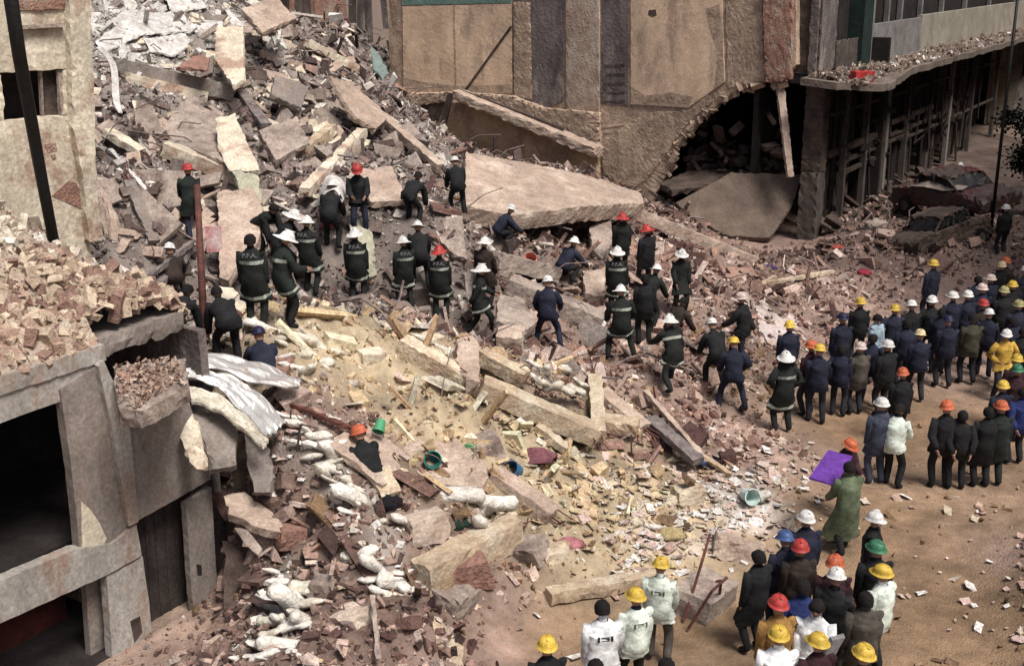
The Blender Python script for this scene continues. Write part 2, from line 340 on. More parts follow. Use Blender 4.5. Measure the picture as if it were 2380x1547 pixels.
def scatter_mesh(name, P, Sz, C, variants, m, label, cat, tilt=1.0):
    P = np.asarray(P); N = len(P); vi = rng.integers(0, len(variants), N)
    VV = []; LI = []; LT = []; CC = []; off = 0
    for k, (vs, fs) in enumerate(variants):
        idx = np.nonzero(vi == k)[0]
        if not len(idx): continue
        n = len(idx); ax = rng.normal(0, tilt, (n, 3)); ax[:, 2] = rng.uniform(-math.pi, math.pi, n)
        cx, sx = np.cos(ax[:, 0]), np.sin(ax[:, 0]); cy, sy = np.cos(ax[:, 1]), np.sin(ax[:, 1]); cz, sz = np.cos(ax[:, 2]), np.sin(ax[:, 2])
        R = np.empty((n, 3, 3))
        R[:, 0, 0] = cz * cy; R[:, 0, 1] = cz * sy * sx - sz * cx; R[:, 0, 2] = cz * sy * cx + sz * sx
        R[:, 1, 0] = sz * cy; R[:, 1, 1] = sz * sy * sx + cz * cx; R[:, 1, 2] = sz * sy * cx - cz * sx
        R[:, 2, 0] = -sy; R[:, 2, 1] = cy * sx; R[:, 2, 2] = cy * cx
        V = np.einsum('nij,vj->nvi', R, vs) * Sz[idx][:, None, None] + P[idx][:, None, :]
        VV.append(V.reshape(-1, 3)); nv = len(vs)
        flat = np.array([i for f in fs for i in f]); tot = np.array([len(f) for f in fs])
        LI.append((flat[None] + (np.arange(n) * nv + off)[:, None]).ravel()); LT.append(np.tile(tot, n))
        CC.append(np.repeat(C[idx], nv, 0)); off += n * nv
    V = np.concatenate(VV); LI = np.concatenate(LI).astype(np.int32); LT = np.concatenate(LT).astype(np.int32); CC = np.concatenate(CC)
    me = bpy.data.meshes.new(name); me.vertices.add(len(V)); me.vertices.foreach_set('co', V.ravel())
    me.loops.add(len(LI)); me.loops.foreach_set('vertex_index', LI)
    me.polygons.add(len(LT)); me.polygons.foreach_set('loop_start', (np.cumsum(LT) - LT).astype(np.int32)); me.polygons.foreach_set('loop_total', LT)
    me.update(calc_edges=True); me.polygons.foreach_set('use_smooth', np.zeros(len(LT), bool))
    at = me.color_attributes.new('Col', 'FLOAT_COLOR', 'POINT'); at.data.foreach_set('color', np.concatenate([CC, np.ones((len(CC), 1))], 1).ravel())
    me.materials.append(m); o = bpy.data.objects.new(name, me); col.objects.link(o)
    return tag(o, label, cat, None, 'stuff')
M_chip = mat('rubble_chips', (1.12, 1.1, 1.08), (.62, .58, .56), 9, .6, attr=True)
PALN = {k: np.array(v) for k, v in PAL.items()}
def palcol(x, y):
    wz = zone_w(x, y); cs = np.cumsum(wz, 1); r = rng.random(len(x))[:, None]; zi = (cs < r).sum(1).clip(0, len(ZK) - 1)
    out = np.empty((len(x), 3)); kk = np.array(ZK)[zi]
    for k in PALN:
        m_ = kk == k; out[m_] = PALN[k][rng.integers(0, len(PALN[k]), m_.sum())]
    return np.clip(out * rng.uniform(.75, 1.2, (len(x), 1)), .02, .88)
def visible_pts(N, s0, s1, t0, t1, thin=True):
    s = rng.uniform(s0, s1, N); t = rng.uniform(t0, t1, N)
    x = O.x + dS.x * s + dT.x * t; y = O.y + dS.y * s + dT.y * t
    z = height(x, y); b = base_h(x, y)
    ci = np.array(CM.inverted()); q = np.stack([x, y, z, np.ones(N)], 1) @ ci.T; D = -q[:, 2]
    u = CU + F * q[:, 0] / D; v = CV - F * q[:, 1] / D
    ok = (D > 8) & (u > -150) & (u < 2520) & (v > -200) & (v < 1750) & ~((s < 2.2) & (t > 0))
    if thin: ok &= rng.random(N) < np.clip((22 / D) ** 1.3, .22, 1)
    return x[ok], y[ok], z[ok], b[ok], D[ok]
KEEP = []
def excl(x, y):
    ok = np.ones(len(x), bool)
    for (kx, ky, r) in KEEP: ok &= (x - kx) ** 2 + (y - ky) ** 2 > r * r
    return ok

# ------------------------------------------------------------------ left building
LB = empty('ruined_corner_building', S(0, 0, 0))
tag(LB, 'grey ruined building at the left edge with rubble on its roof and black openings', 'building')
LBo = LB
def lp(pix, t0): return [onT(u, v, t0) for u, v in pix]
def face_panel(name, pix, t0, depth, m, parent=LB, rough=0):
    return MB().prism(lp(pix, t0), dT * depth).build(name, m, parent, rough=rough)
# roof slab and edge beam
zr = ROOF
rs = MB().sbox(-3.2, 0.02, 0, 5.2, zr - .24, zr).build('roof_slab', M_light, LB, rough=.015)
MB().sbox(-3.2, 0.0, .04, .45, zr - .62, zr - .243).build('edge_beam', M_light, LB, rough=.008)
MB().sbox(.02, 1.75, .35, 5.2, zr - .32, zr - .02).build('broken_roof_slab', M_greyw, LB, rough=.06)
face_panel('corner_pillar', [(140, 905), (232, 845), (262, 900), (300, 1010), (312, 1210), (262, 1265), (185, 1275), (168, 1100)], .0, .16, M_greyw, rough=.008)
face_panel('corner_pillar', [(240, 835), (300, 960), (322, 1212), (300, 1222), (262, 1000), (228, 850)], -.09, .087, M_light, rough=.008)
face_panel('plaster_patch', [(190, 1165), (212, 1185), (232, 1215), (248, 1250), (240, 1272), (192, 1277)], -.022, .02, M_pale)
face_panel('wall_panel', [(285, 965), (440, 930), (478, 1060), (492, 1112), (316, 1212), (302, 1050)], -.03, .2, M_greyw, rough=.008)
# projecting broken ledge with debris
MB().prism([onZ(u, v, zr - .55) for u, v in ((288, 905), (300, 925), (420, 898), (440, 862), (262, 850))], dZ * -.02).build('ledge_core', M_conc, LB)
lz = zr - .62
LP = [onZ(u, v, lz + .12) for u, v in ((275, 948), (330, 953), (440, 893), (430, 830), (262, 850))]
ledge = MB().prism(LP, dZ * -.27).build('broken_ledge', M_conc, LB, rough=.045)
# lower beam and storey
face_panel('lower_beam', [(-60, 1375), (175, 1275), (262, 1262), (318, 1215), (330, 1290), (250, 1335), (-60, 1475)], -.06, .2, M_light, rough=.008)
face_panel('lower_pillar', [(248, 1338), (332, 1292), (345, 1380), (366, 1600), (268, 1620)], -.03, .16, M_light, rough=.008)
face_panel('meter_niche', [(303, 1442), (326, 1430), (331, 1468), (313, 1492)], -.038, .006, M_dkbrown)
face_panel('end_pillar', [(432, 1168), (492, 1130), (503, 1330), (520, 1560), (470, 1600), (446, 1380)], -.02, .12, M_greyw, rough=.008)
face_panel('pillar_hole', [(457, 1310), (468, 1312), (470, 1335), (460, 1335)], -.03, .006, M_dk)
face_panel('side_door', [(316, 1200), (440, 1130), (475, 1620), (360, 1640)], .38, .06, M_door)
for i in range(5):
    u0 = 335 + i * 22
    face_panel('door_batten', [(u0, 1205 - i * 12), (u0 + 4, 1203 - i * 12), (u0 + 36, 1600), (u0 + 31, 1600)], .365, .012, M_door)
face_panel('inner_pillar', [(198, 1345), (238, 1325), (258, 1600), (218, 1620)], .3, .12, M_greyw)
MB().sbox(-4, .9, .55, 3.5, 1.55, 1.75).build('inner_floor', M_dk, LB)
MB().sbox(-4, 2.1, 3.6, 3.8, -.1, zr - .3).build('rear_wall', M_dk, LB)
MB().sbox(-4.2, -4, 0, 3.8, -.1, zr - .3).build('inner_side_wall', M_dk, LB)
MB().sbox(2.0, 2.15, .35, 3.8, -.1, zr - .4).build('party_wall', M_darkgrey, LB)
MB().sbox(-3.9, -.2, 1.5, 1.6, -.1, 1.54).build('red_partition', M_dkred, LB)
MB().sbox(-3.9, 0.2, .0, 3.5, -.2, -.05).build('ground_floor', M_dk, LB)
sf = MB().box(S(-3.0, 1.3, 1.72), dS * 1.3 - dZ * .12, dT * .9, dZ * .05); sf.build('fallen_floor_slab', M_darkgrey, LB, rough=.04)
# rear upper wall with window
WT0 = 5.0
up = [(-80, -400), (152, -400), (160, 280), (198, 470), (205, 620), (-80, 620)]
wl = MB(); 
def q4(a, b, c, d): wl.prism(lp([a, b, c, d], WT0), dT * .3)
q4((-80, -300), (160, -300), (160, 160), (-80, 176)); q4((-80, 290), (160, 266), (222, 640), (-80, 640)); q4((146, 161), (160, 160), (160, 266), (150, 268)); q4((-80, 176), (4, 172), (12, 284), (-80, 290))
wl.build('upper_wall', M_pale, LB, rough=.03)
face_panel('corner_pilaster', [(152, -200), (204, -200), (222, 270), (226, 440), (240, 560), (208, 560), (196, 430), (172, 300)], WT0 - .16, .3, M_pale, rough=.03)
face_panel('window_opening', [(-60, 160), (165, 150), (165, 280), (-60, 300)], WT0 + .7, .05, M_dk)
wf = face_panel('window_frame', [(92, 164), (98, 164), (104, 273), (98, 274)], WT0 + .1, .06, M_conc)
face_panel('window_frame', [(134, 162), (142, 161), (150, 268), (142, 268)], WT0 + .05, .06, M_conc)
face_panel('shutter', [(100, 165), (136, 163), (143, 268), (106, 272)], WT0 + .2, .04, M_dkbrown)
face_panel('brick_course', [(30, -200), (150, -200), (152, 22), (35, 26)], WT0 - .05, .045, M_rbrick, rough=.03)
face_panel('shadow_ledge', [(38, 60), (152, 52), (154, 62), (40, 70)], WT0 - .12, .115, M_conc, rough=.02)
for a in ((105, 335, 130, 350), (118, 360, 128, 366)):
    face_panel('plaster_hole', [(a[0], a[1]), (a[2], a[1] - 3), (a[2] + 3, a[3]), (a[0] + 6, a[3] + 5)], WT0 - .012, .01, M_rbrick)
face_panel('plaster_hole', [(120, 455), (160, 420), (178, 425), (200, 470), (212, 500), (180, 480)], WT0 - .012, .01, M_rbrick)
# rubble on the roof
def roof_h(s, t):
    k = np.clip((t + .1) / 5, 0, 1); e = np.clip((1.9 - s) / 1.2, 0, 1)
    z = zr - .02 + (2.05 * k ** .95) * (.25 + .75 * e) + .10
    x = s * 1.0; y = t * 1.0
    return z + (vnoise(x, y, 1.1) * .35 + np.abs(vnoise(x, y, 3)) * .35 + vnoise(x, y, 7) * .12) * np.clip((t + .1) / .6, .15, 1)
sv = np.arange(-3.2, 1.95, .06); tv = np.arange(.02, 5.0, .06); a, b = np.meshgrid(sv, tv, indexing='ij')
zz = roof_h(a.ravel(), b.ravel()).reshape(a.shape); 
edge = np.minimum(np.minimum(b / .25, (1.93 - a) / .3), 1).clip(0, 1); back = ((a > .02) & (b < .36)); zz = (zr - .1) + (zz - zr + .1) * edge; 
vs = [S(a[i, j], b[i, j], zz[i, j]) for i in range(a.shape[0]) for j in range(a.shape[1])]; nj = a.shape[1]
fs = [(i * nj + j, i * nj + j + 1, (i + 1) * nj + j + 1, (i + 1) * nj + j) for i in range(a.shape[0] - 1) for j in range(nj - 1) if not back[i + 1, j]]
M_roofr = mat('roof_rubble', (.60, .52, .42), (.38, .30, .235), 5, 1, stain=(.42, .25, .19), stain_scale=.9, stain_amt=.4)
o = MB().add(vs, fs).build('roof_rubble_bed', M_roofr); tag(o, 'bed of cream and brown rubble lying on the left roof', 'rubble', None, 'stuff')
N = 11000; s = rng.uniform(-3.1, 1.9, N); t = rng.uniform(.05, 4.95, N); z = roof_h(s, t); e = np.minimum(np.minimum(t / .35, (1.93 - s) / .3), 1).clip(0, 1); z = (zr - .1) + (z - zr + .1) * e
ok = ~((s > .02) & (t < .4)); s, t, z = s[ok], t[ok], z[ok]
P = np.stack([O.x + dS.x * s + dT.x * t, O.y + dS.y * s + dT.y * t, z], 1)
cr_ = np.array([(.78, .72, .61), (.68, .61, .50), (.54, .45, .36), (.84, .81, .74), (.40, .30, .24)])
cb_ = np.array([(.60, .48, .37), (.46, .33, .26), (.72, .60, .46), (.34, .22, .18)])
C = np.where((t > 1.9)[:, None], cr_[rng.integers(0, 5, len(s))], cb_[rng.integers(0, 4, len(s))])
scatter_mesh('roof_debris', P, .025 + .20 * rng.random(len(s)) ** 5, C, HV + BV[:7], M_chip, 'loose broken plaster and brick chunks covering the left roof', 'rubble')
# debris on the ledge
c0 = sum(LP, Vector()) / 5; N = 420
bb = rng.dirichlet([.7] * 5, N); P = bb @ np.array([p[:] for p in LP]); P[:, 2] += .02 + .10 * rng.random(N)
scatter_mesh('ledge_debris', P, .03 + .07 * rng.random(N) ** 2, np.array([(.50, .37, .30), (.36, .23, .18), (.6, .48, .38)])[rng.integers(0, 3, N)], HV, M_chip, 'small brown rubble heaped on the broken ledge', 'rubble')

# ------------------------------------------------------------------ right building with the exposed party wall
B0 = onZ(1893, 565, 0.0); S1, T1 = st(B0)
RB = empty('damaged_apartment_building', B0)
tag(RB, 'damaged building with an ochre party wall, a jagged black hole and a sagging balcony', 'building')
def sp(pix, s0): return [onS(u, v, s0) for u, v in pix]
def party(name, pix, off, depth, m, rough=0, parent=RB):
    return MB().prism(sp(pix, S1 - off), dS * depth).build(name, m, parent, rough=rough)
party('party_wall', [(900, -500), (1850, -500), (1850, 150), (1822, 192), (1790, 188), (1745, 198), (1700, 214), (1660, 250), (1615, 285), (1590, 320), (1565, 350), (1560, 385), (1540, 425), (1520, 455), (1490, 620), (1370, 620), (1385, 345), (1290, 300), (1060, 235), (905, 240)], 0, .4, M_mott, rough=.05)
party('ochre_panel', [(935, 14), (1188, 8), (1190, 218), (938, 216)], .06, .057, M_yel, rough=.012)
party('teal_band', [(925, -60), (1188, -60), (1188, 7), (935, 12)], .07, .067, M_teal)
party('grey_chimney_strip', [(1192, -200), (1312, -200), (1308, 235), (1250, 262), (1192, 240)], .05, .047, M_darkgrey, rough=.02)
party('grey_chimney_strip', [(1193, 5), (1232, 5), (1236, 232), (1194, 222)], .085, .033, M_mott, rough=.03)
party('brown_strip', [(1314, -200), (1392, -200), (1392, 270), (1316, 262)], .10, .097, M_pink, rough=.02)
party('dark_flue', [(1398, -200), (1460, -200), (1460, 248), (1396, 240)], .012, .01, M_darkgrey)
for i in range(5):
    v0 = 150 + i * 21
    party('flue_mark', [(1404 + (i % 2) * 6, v0), (1452, v0 - 2), (1452, v0 + 4), (1404 + (i % 2) * 6, v0 + 5)], .03, .017, M_post, rough=.01)
party('ochre_panel', [(1465, -200), (1672, -200), (1680, 60), (1684, 190), (1600, 250), (1466, 242)], .06, .057, M_yel, rough=.012)
party('ochre_panel', [(1497, 262), (1600, 255), (1640, 215), (1660, 232), (1600, 285), (1575, 320), (1550, 355), (1500, 420), (1470, 440), (1400, 405), (1398, 330)], .04, .037, M_mott, rough=.03)
party('brick_pier', [(1775, -200), (1846, -200), (1838, 185), (1780, 192), (1772, 60)], .22, .217, M_rbrick, rough=.06)
party('floor_ledge', [(905, 216), (1060, 214), (1190, 222), (1260, 250), (1392, 262), (1392, 350), (1300, 312), (1180, 262), (1060, 236), (905, 250)], .28, .277, M_mott, rough=.07)
party('panel_joint', [(1053, 14), (1057, 14), (1061, 216), (1057, 216)], .068, .006, M_mott)
party('wall_cable', [(1186, 60), (1190, 62), (1082, 212), (1078, 210)], .10, .03, M_dkbrown)
party('peeled_patch', [(936, 180), (980, 190), (1060, 200), (1188, 196), (1190, 217), (938, 216)], .064, .003, M_mott)
party('peeled_patch', [(1640, 20), (1672, 10), (1680, 90), (1683, 190), (1660, 208), (1668, 120), (1650, 70)], .064, .003, M_mott)
party('peeled_patch', [(1466, 200), (1500, 222), (1560, 214), (1610, 225), (1600, 250), (1466, 242)], .064, .003, M_mott)
party('wall_hole', [(1508, 24), (1524, 22), (1526, 36), (1514, 40), (1506, 34)], .066, .004, M_dkbrown)
party('plaster_scar', [(1682, -200), (1772, -200), (1772, 60), (1778, 188), (1735, 195), (1690, 205)], .05, .047, M_mott, rough=.04)
# sunken ochre wall and dark backing for the shaded gap
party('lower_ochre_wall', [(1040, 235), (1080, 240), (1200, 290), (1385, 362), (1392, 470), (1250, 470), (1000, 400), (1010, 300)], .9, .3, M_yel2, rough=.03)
party('gap_shade_back', [(925, 225), (1060, 225), (1060, 420), (925, 420)], .2, .1, M_dkbrown, rough=.03)  # dark panel carrying the shade of the gap in its colour
party('gap_post', [(1040, 215), (1052, 218), (1020, 345), (1006, 350)], 1.05, .12, M_post)
fb = MB(); a_, b_ = onS(1062, 218, S1 - 1.15), onS(1392, 352, S1 - 1.15)
fb.box((a_ + b_) / 2, (b_ - a_) / 2, dS * .35, Vector((0, 0, .19))); fb.build('fallen_parapet', M_pink, RB, rough=.07)
a2, b2 = onS(1070, 210, S1 - 1.0), onS(1310, 300, S1 - 1.0)
MB().box((a2 + b2) / 2, (b2 - a2) / 2, dS * .05, Vector((0, 0, .05))).build('parapet_rail', M_dkbrown, RB)
# interior behind the hole
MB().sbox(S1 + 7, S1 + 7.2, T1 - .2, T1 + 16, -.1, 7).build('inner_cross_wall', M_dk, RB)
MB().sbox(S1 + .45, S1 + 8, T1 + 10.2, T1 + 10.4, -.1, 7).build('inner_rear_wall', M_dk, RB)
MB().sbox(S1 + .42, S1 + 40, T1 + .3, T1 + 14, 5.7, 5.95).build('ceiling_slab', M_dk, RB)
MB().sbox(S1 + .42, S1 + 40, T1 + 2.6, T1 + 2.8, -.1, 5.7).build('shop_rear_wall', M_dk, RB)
HE = [(1822, 192), (1790, 188), (1745, 198), (1700, 214), (1660, 250), (1615, 285), (1590, 320), (1565, 350), (1560, 385), (1540, 425)]
mb = MB()
for (a, b) in zip(HE[:-1], HE[1:]):
    for k in range(16):
        f = random.random(); p = onS(a[0] + (b[0] - a[0]) * f + random.gauss(0, 5), a[1] + (b[1] - a[1]) * f + random.gauss(0, 5), S1 + random.uniform(-.03, .35)); r_ = .03 + .2 * random.random() ** 2.5
        R_ = Euler((random.uniform(-1, 1), random.uniform(-1.2, 1.2), -SA + random.uniform(-.5, .5))).to_matrix(); mb.box(p, R_ @ Vector((r_, 0, 0)), R_ @ Vector((0, .10, 0)), R_ @ Vector((0, 0, r_ * .5)))
mb.build('jagged_brick_edge', M_mott, RB)
mb = MB()
for k in range(130):
    u_ = random.uniform(1590, 1830); v_ = random.uniform(330, 410) if k % 3 else random.uniform(260, 400)
    p = onS(u_, v_ + 10, S1 + random.uniform(.9, 3)); r_ = random.uniform(.08, .45); R_ = Euler((random.uniform(-1, 1), random.uniform(-1, 1), random.uniform(0, 3))).to_matrix()
    mb.box(p, R_ @ Vector((r_, 0, 0)), R_ @ Vector((0, r_ * .5, 0)), R_ @ Vector((0, 0, r_ * .25)))
tag(mb.build('room_debris', mat('room_debris_brown', (.12, .08, .065), (.05, .035, .03), 3, .5), RB), kind='stuff')
# leaning floor plates in the hole
def platepx(name, pix, th, m, parent=None, rough=.05, label=None, cat=None, group=None):
    ps = [W(u, v, D) for u, v, D in pix]
    n = (ps[1] - ps[0]).cross(ps[2] - ps[0]); 
    for i in range(3, len(ps)):
        n += (ps[i - 1] - ps[0]).cross(ps[i] - ps[0])
    n.normalize()
    c = sum(ps, Vector()) / len(ps)
    if n.dot(CP - c) < 0: n = -n
    o = MB().prism(ps, -n * th).build(name, m, parent, rough=rough)
    if label: tag(o, label, cat, group)
    return o
D1 = (B0 - CP).dot(CM.to_3x3() @ Vector((0, 0, -1)))
platepx('collapsed_floor_plate', [(1530, 425, D1 + 2), (1600, 395, D1 + 3), (1810, 385, D1 + 2.6), (1850, 410, D1 + 1.5), (1560, 440, D1 + 1)], .25, M_dkbrown, RB, .07)
platepx('leaning_wall_slab', [(1570, 470, D1 + .5), (1700, 400, D1 + 1.2), (1865, 405, D1 + .8), (1840, 480, D1 + .2), (1790, 552, D1 - .6), (1690, 548, D1 - .7), (1610, 505, D1 - .3)], .25, mat('brown_slab', (.16, .12, .095), (.105, .075, .06), 2, .4), RB, .04)
pp = MB().tube([W(1812, 190, D1 - .6), W(1824, 300, D1 - .8), W(1836, 412, D1 - .9)], [.2, .19, .16], 4); pp.build('hanging_post', M_pink, RB, rough=.03)
# corner column and facade
def zpost(name, s0, t0, w_, z0, z1, m, d_=None, rough=.0, lean=0):
    return MB().sbox(s0, s0 + w_, t0, t0 + (d_ or w_), z0, z1).build(name, m, RB, rough=rough)
zpost('corner_column', S1 + .0, T1, .75, 2.6, 6.0, M_dkbrown, .7, .04); zpost('corner_column', S1 - .1, T1 - .02, .78, -.1, 2.6, M_post, .7, .06)
for i, ds in enumerate((2.6, 5.2, 8.0, 11.2, 15, 19, 24, 30)):
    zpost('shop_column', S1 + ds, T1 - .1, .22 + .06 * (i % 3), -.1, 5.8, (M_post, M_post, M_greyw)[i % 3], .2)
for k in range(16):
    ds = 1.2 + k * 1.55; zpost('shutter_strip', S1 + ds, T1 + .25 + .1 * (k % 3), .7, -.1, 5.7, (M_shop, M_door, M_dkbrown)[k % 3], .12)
for (z0, z1, a, b) in ((3.0, 3.25, 1.0, 9), (2.55, 2.7, 2.6, 12), (2.1, 2.25, 2.6, 8), (3.3, 3.5, 9, 16), (2.8, 2.92, 9, 20), (4.5, 4.62, 1.2, 30), (2.4, 2.5, 12, 30)):
    MB().sbox(S1 + a, S1 + b, T1 - .02, T1 + .14, z0, z1).build('facade_rail', M_dkbrown, RB, rough=.015)
M_dirtyslab = mat('grimy_slab', (.22, .175, .145), (.11, .085, .07), 2, .5)
mb = MB()
for k in range(46):
    ds = random.uniform(1, 26); z1 = random.uniform(2.2, 5.7); L = random.uniform(.5, 2.4); p = S(S1 + ds, T1 + random.uniform(-.18, .1), z1 - L / 2); t_ = random.uniform(-.35, .35)
    mb.box(p, dS * random.uniform(.03, .16), dT * .02, (dZ + dS * t_).normalized() * L / 2)
for k in range(40):
    ds = random.uniform(.6, 22); p = S(S1 + ds, T1 + random.uniform(-.15, .05), random.uniform(1.8, 4.6)); mb.box(p, (dS + dZ * random.uniform(-.4, .3)).normalized() * random.uniform(.2, .9), dT * .03, dZ * random.uniform(.03, .14))
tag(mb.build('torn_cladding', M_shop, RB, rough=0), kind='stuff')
mb = MB()
for k in range(70):
    ds = random.uniform(0, 14) ** 1.0; p = S(S1 + ds, T1 + random.uniform(-1.9, .3), random.uniform(.3, .8)); R_ = Euler((random.uniform(-.8, .8), random.uniform(-.8, .8), random.uniform(0, 3))).to_matrix(); r_ = random.uniform(.15, .6)
    mb.box(p, R_ @ Vector((r_, 0, 0)), R_ @ Vector((0, r_ * random.uniform(.15, .6), 0)), R_ @ Vector((0, 0, .05)))
tag(mb.build('arcade_wreckage', M_dkbrown), 'dark wreckage of boards heaped along the foot of the arcade', 'wreckage', None, 'stuff')
# balcony slab with sagging broken corner
zb = 6.0
def bal(name, u_top):
    sv = np.linspace(S1 - 1.3, S1 + 45, 90); top = []; bot = []; inn = []
    return sv
bm_ = MB(); nb = 80; rows = []
for i in range(nb):
    k = i / (nb - 1); s_ = S1 - .9 + 47 * k ** 1.6; ds = s_ - S1
    out = 1.9 * min(1, .35 + (ds + .9) / 2.2) if ds < 2 else 1.9 - .25 * min(1, (ds - 2) / 4)
    sag = -.25 * math.exp(-((ds - 1.2) / 2.2) ** 2) + random.uniform(-.03, .03)
    zt = zb + sag + .0; jt = random.uniform(-.06, .06)
    rows.append([S(s_, T1 - out + jt, zt), S(s_, T1 + .6, zb + .02), S(s_, T1 + .6, zb - .22), S(s_, T1 - out + jt, zt - .24)])
vs = [p for r in rows for p in r]; fs = [(i * 4 + k, i * 4 + (k + 1) % 4, (i + 1) * 4 + (k + 1) % 4, (i + 1) * 4 + k) for i in range(nb - 1) for k in range(4)] + [(3, 2, 1, 0), tuple(4 * (nb - 1) + k for k in range(4))]
bm_.add(vs, fs).build('balcony_slab', M_dirtyslab, RB)
N = 1500; k = rng.random(N) ** 2; s_ = S1 - .5 + 40 * k; f_ = rng.random(N); t_ = T1 - 1.55 + 2.0 * f_
P = np.array([S(a, b, zb + .02 + .25 * max(0, 1 - abs(a - S1 - 1) / 3) * rng.random() - (.2 if a < S1 + 3 else 0) * (b < T1 - .5))[:] for a, b in zip(s_, t_)])
scatter_mesh('balcony_debris', P, .04 + .13 * rng.random(N) ** 3, np.array([(.32, .25, .2), (.22, .15, .12), (.40, .33, .28), (.14, .1, .08), (.75, .72, .68), (.26, .2, .16), (.18, .13, .1), (.3, .22, .18)])[rng.integers(0, 8, N)], HV + BV, M_chip, 'brown and white rubble strewn on the right balcony slab', 'rubble')
# upper storey above the balcony
MB().sbox(S1 + .3, S1 + 2.4, T1 + .5, T1 + .8, zb + .02, 12).build('upper_wall', M_darkgrey, RB, rough=.04)
MB().sbox(S1 + 2.4, S1 + 5.2, T1 + .9, T1 + 1.0, zb + .02, 12).build('upper_window', M_dk, RB)
MB().sbox(S1 + 2.4, S1 + 5.0, T1 + .45, T1 + .6, zb + .02, zb + 1.1).build('window_sill_wall', M_post, RB, rough=.03)
MB().sbox(S1 + 5.0, S1 + 6.2, T1 + .3, T1 + .9, zb + .02, 12).build('dark_green_shutter', mat('dark_green_paint', (.02, .04, .035), (.012, .02, .02), 3, .2), RB)
MB().sbox(S1 + 6.2, S1 + 14.5, T1 + .5, T1 + .7, zb + .02, zb + 1.5).build('parapet_wall', M_pwhite, RB)
MB().sbox(S1 + 14.5, S1 + 60, T1 + .5, T1 + .7, zb + .02, zb + 1.6).build('parapet_wall', mat('cream_wall', (.36, .33, .27), (.26, .23, .19), 1, .2), RB)
MB().sbox(S1 + 6.2, S1 + 60, T1 + 1.2, T1 + 1.3, zb + .02, 14).build('upper_window', M_dk, RB)
for ds in (8.4, 10.6, 12.6, 16, 20, 25, 31): MB().sbox(S1 + ds, S1 + ds + .25, T1 + .95, T1 + 1.15, zb + 1.45, 13).build('window_mullion', M_pwhite, RB)
MB().sbox(S1 + .42, S1 + .6, T1 + .45, T1 + 4, zb + .02, 13).build('upper_return_wall', M_dkbrown, RB, rough=.05)
OB = empty('unseen_opposite_building', S(40, -17, 0)); tag(OB, 'unseen plain building across the street, added to shade the far street', 'building')  # out of view; placed and sized to shade the far street
MB().sbox(21, 80, -22, -14.3, -.1, 19).build('wall', M_mott, OB)
# far neighbour across the end of the street
FB = empty('far_street_building', W(2360, 420, 75)); tag(FB, 'pale building closing the street at the far right', 'building')
fo = Vector(FB.location); fo.z = 0
def fbx(name, x0, x1, y0, y1, z0, z1, m): return MB().box(fo + Vector(((x0 + x1) / 2, (y0 + y1) / 2, (z0 + z1) / 2)), Vector(((x1 - x0) / 2, 0, 0)), Vector((0, (y1 - y0) / 2, 0)), Vector((0, 0, (z1 - z0) / 2))).build(name, m, FB)
fbx('wall', -2.5, 10, 0, 6, -.1, 14, M_darkgrey); fbx('upper_band', -2.6, 10, -.25, -.01, 7.6, 8.6, M_pwhite); fbx('awning', -.2, 4, -1.2, -.02, 4.6, 6.0, M_pwhite); fbx('window', -.4, 6, -.1, -.02, 3.0, 7.2, M_dk); fbx('shop_front', -2.3, -.9, -.06, -.02, 0, 3.4, mat('olive_shutter', (.22, .19, .13), (.15, .12, .09), 3, .2))

RW = empty('rear_building', S(16, 24, 0)); tag(RW, 'dark brown gutted building standing behind the upper heap', 'building')
MB().sbox(2, S1 + .35, 24, 24.5, -.1, 22).build('wall', M_dkbrown, RW, rough=0)
for k, s_ in enumerate((3, 6.5, 10, 13.5, 17, 20.5, 24, 27.5, 30)):
    MB().sbox(s_, s_ + .5, 23.6, 23.98, -.1, 22).build('pilaster', (M_mott, M_darkgrey, M_rbrick)[k % 3], RW, rough=0)
for z_ in (7.6, 11):
    MB().sbox(2, S1, 23.3, 23.58, z_, z_ + .3).build('floor_band', M_conc, RW, rough=0)
for k in range(16):
    p = onT(610 + k * 21 + random.uniform(-6, 6), random.uniform(-60, 60), 22.6)
    MB().box(p, Vector((random.uniform(-.1, .1), 0, 1)).normalized() * random.uniform(.8, 2.6), Vector((.1 + .1 * random.random(), 0, 0)), Vector((0, .06, 0))).build('hanging_strip', random.choice((M_mott, M_rbrick, M_post, M_darkgrey)), RW, rough=0)
# ------------------------------------------------------------------ large fallen pieces
def beam(u1, v1, u2, v2, wd, th, m, name, label, cat='beam', lift=.12, l2=None, rough=.03, group=None):
    a = TR(u1, v1, lift); b = TR(u2, v2, lift if l2 is None else l2); a.z -= 0; d = b - a
    x = d.normalized(); y = Vector((0, 0, 1)).cross(x).normalized(); z = x.cross(y)
    mb = MB().box((a + b) / 2 - z * th * .3, d / 2, y * (wd / 2), z * (th / 2))
    o = mb.build(name, m, None, rough=rough)
    if 'concrete_beam' in name or 'post' in name:
        org = Vector(o.location)
        for e_, sg_ in ((a, -1), (b, 1)):
            rbm = MB()
            for k in range(4):
                p = e_ - org - z * th * .3 + y * wd * random.uniform(-.35, .35) + z * th * random.uniform(-.3, .35)
                rbm.tube([p - x * sg_ * .1, p + x * sg_ * random.uniform(.1, .25), p + x * sg_ * random.uniform(.25, .5) + Vector((random.uniform(-.12, .12), random.uniform(-.1, .1), random.uniform(-.15, .2)))], .013, 4)
            ro = meshobj('rebar', rbm.v, rbm.f, M_rust); ro.parent = o
    return tag(o, label, cat, group)
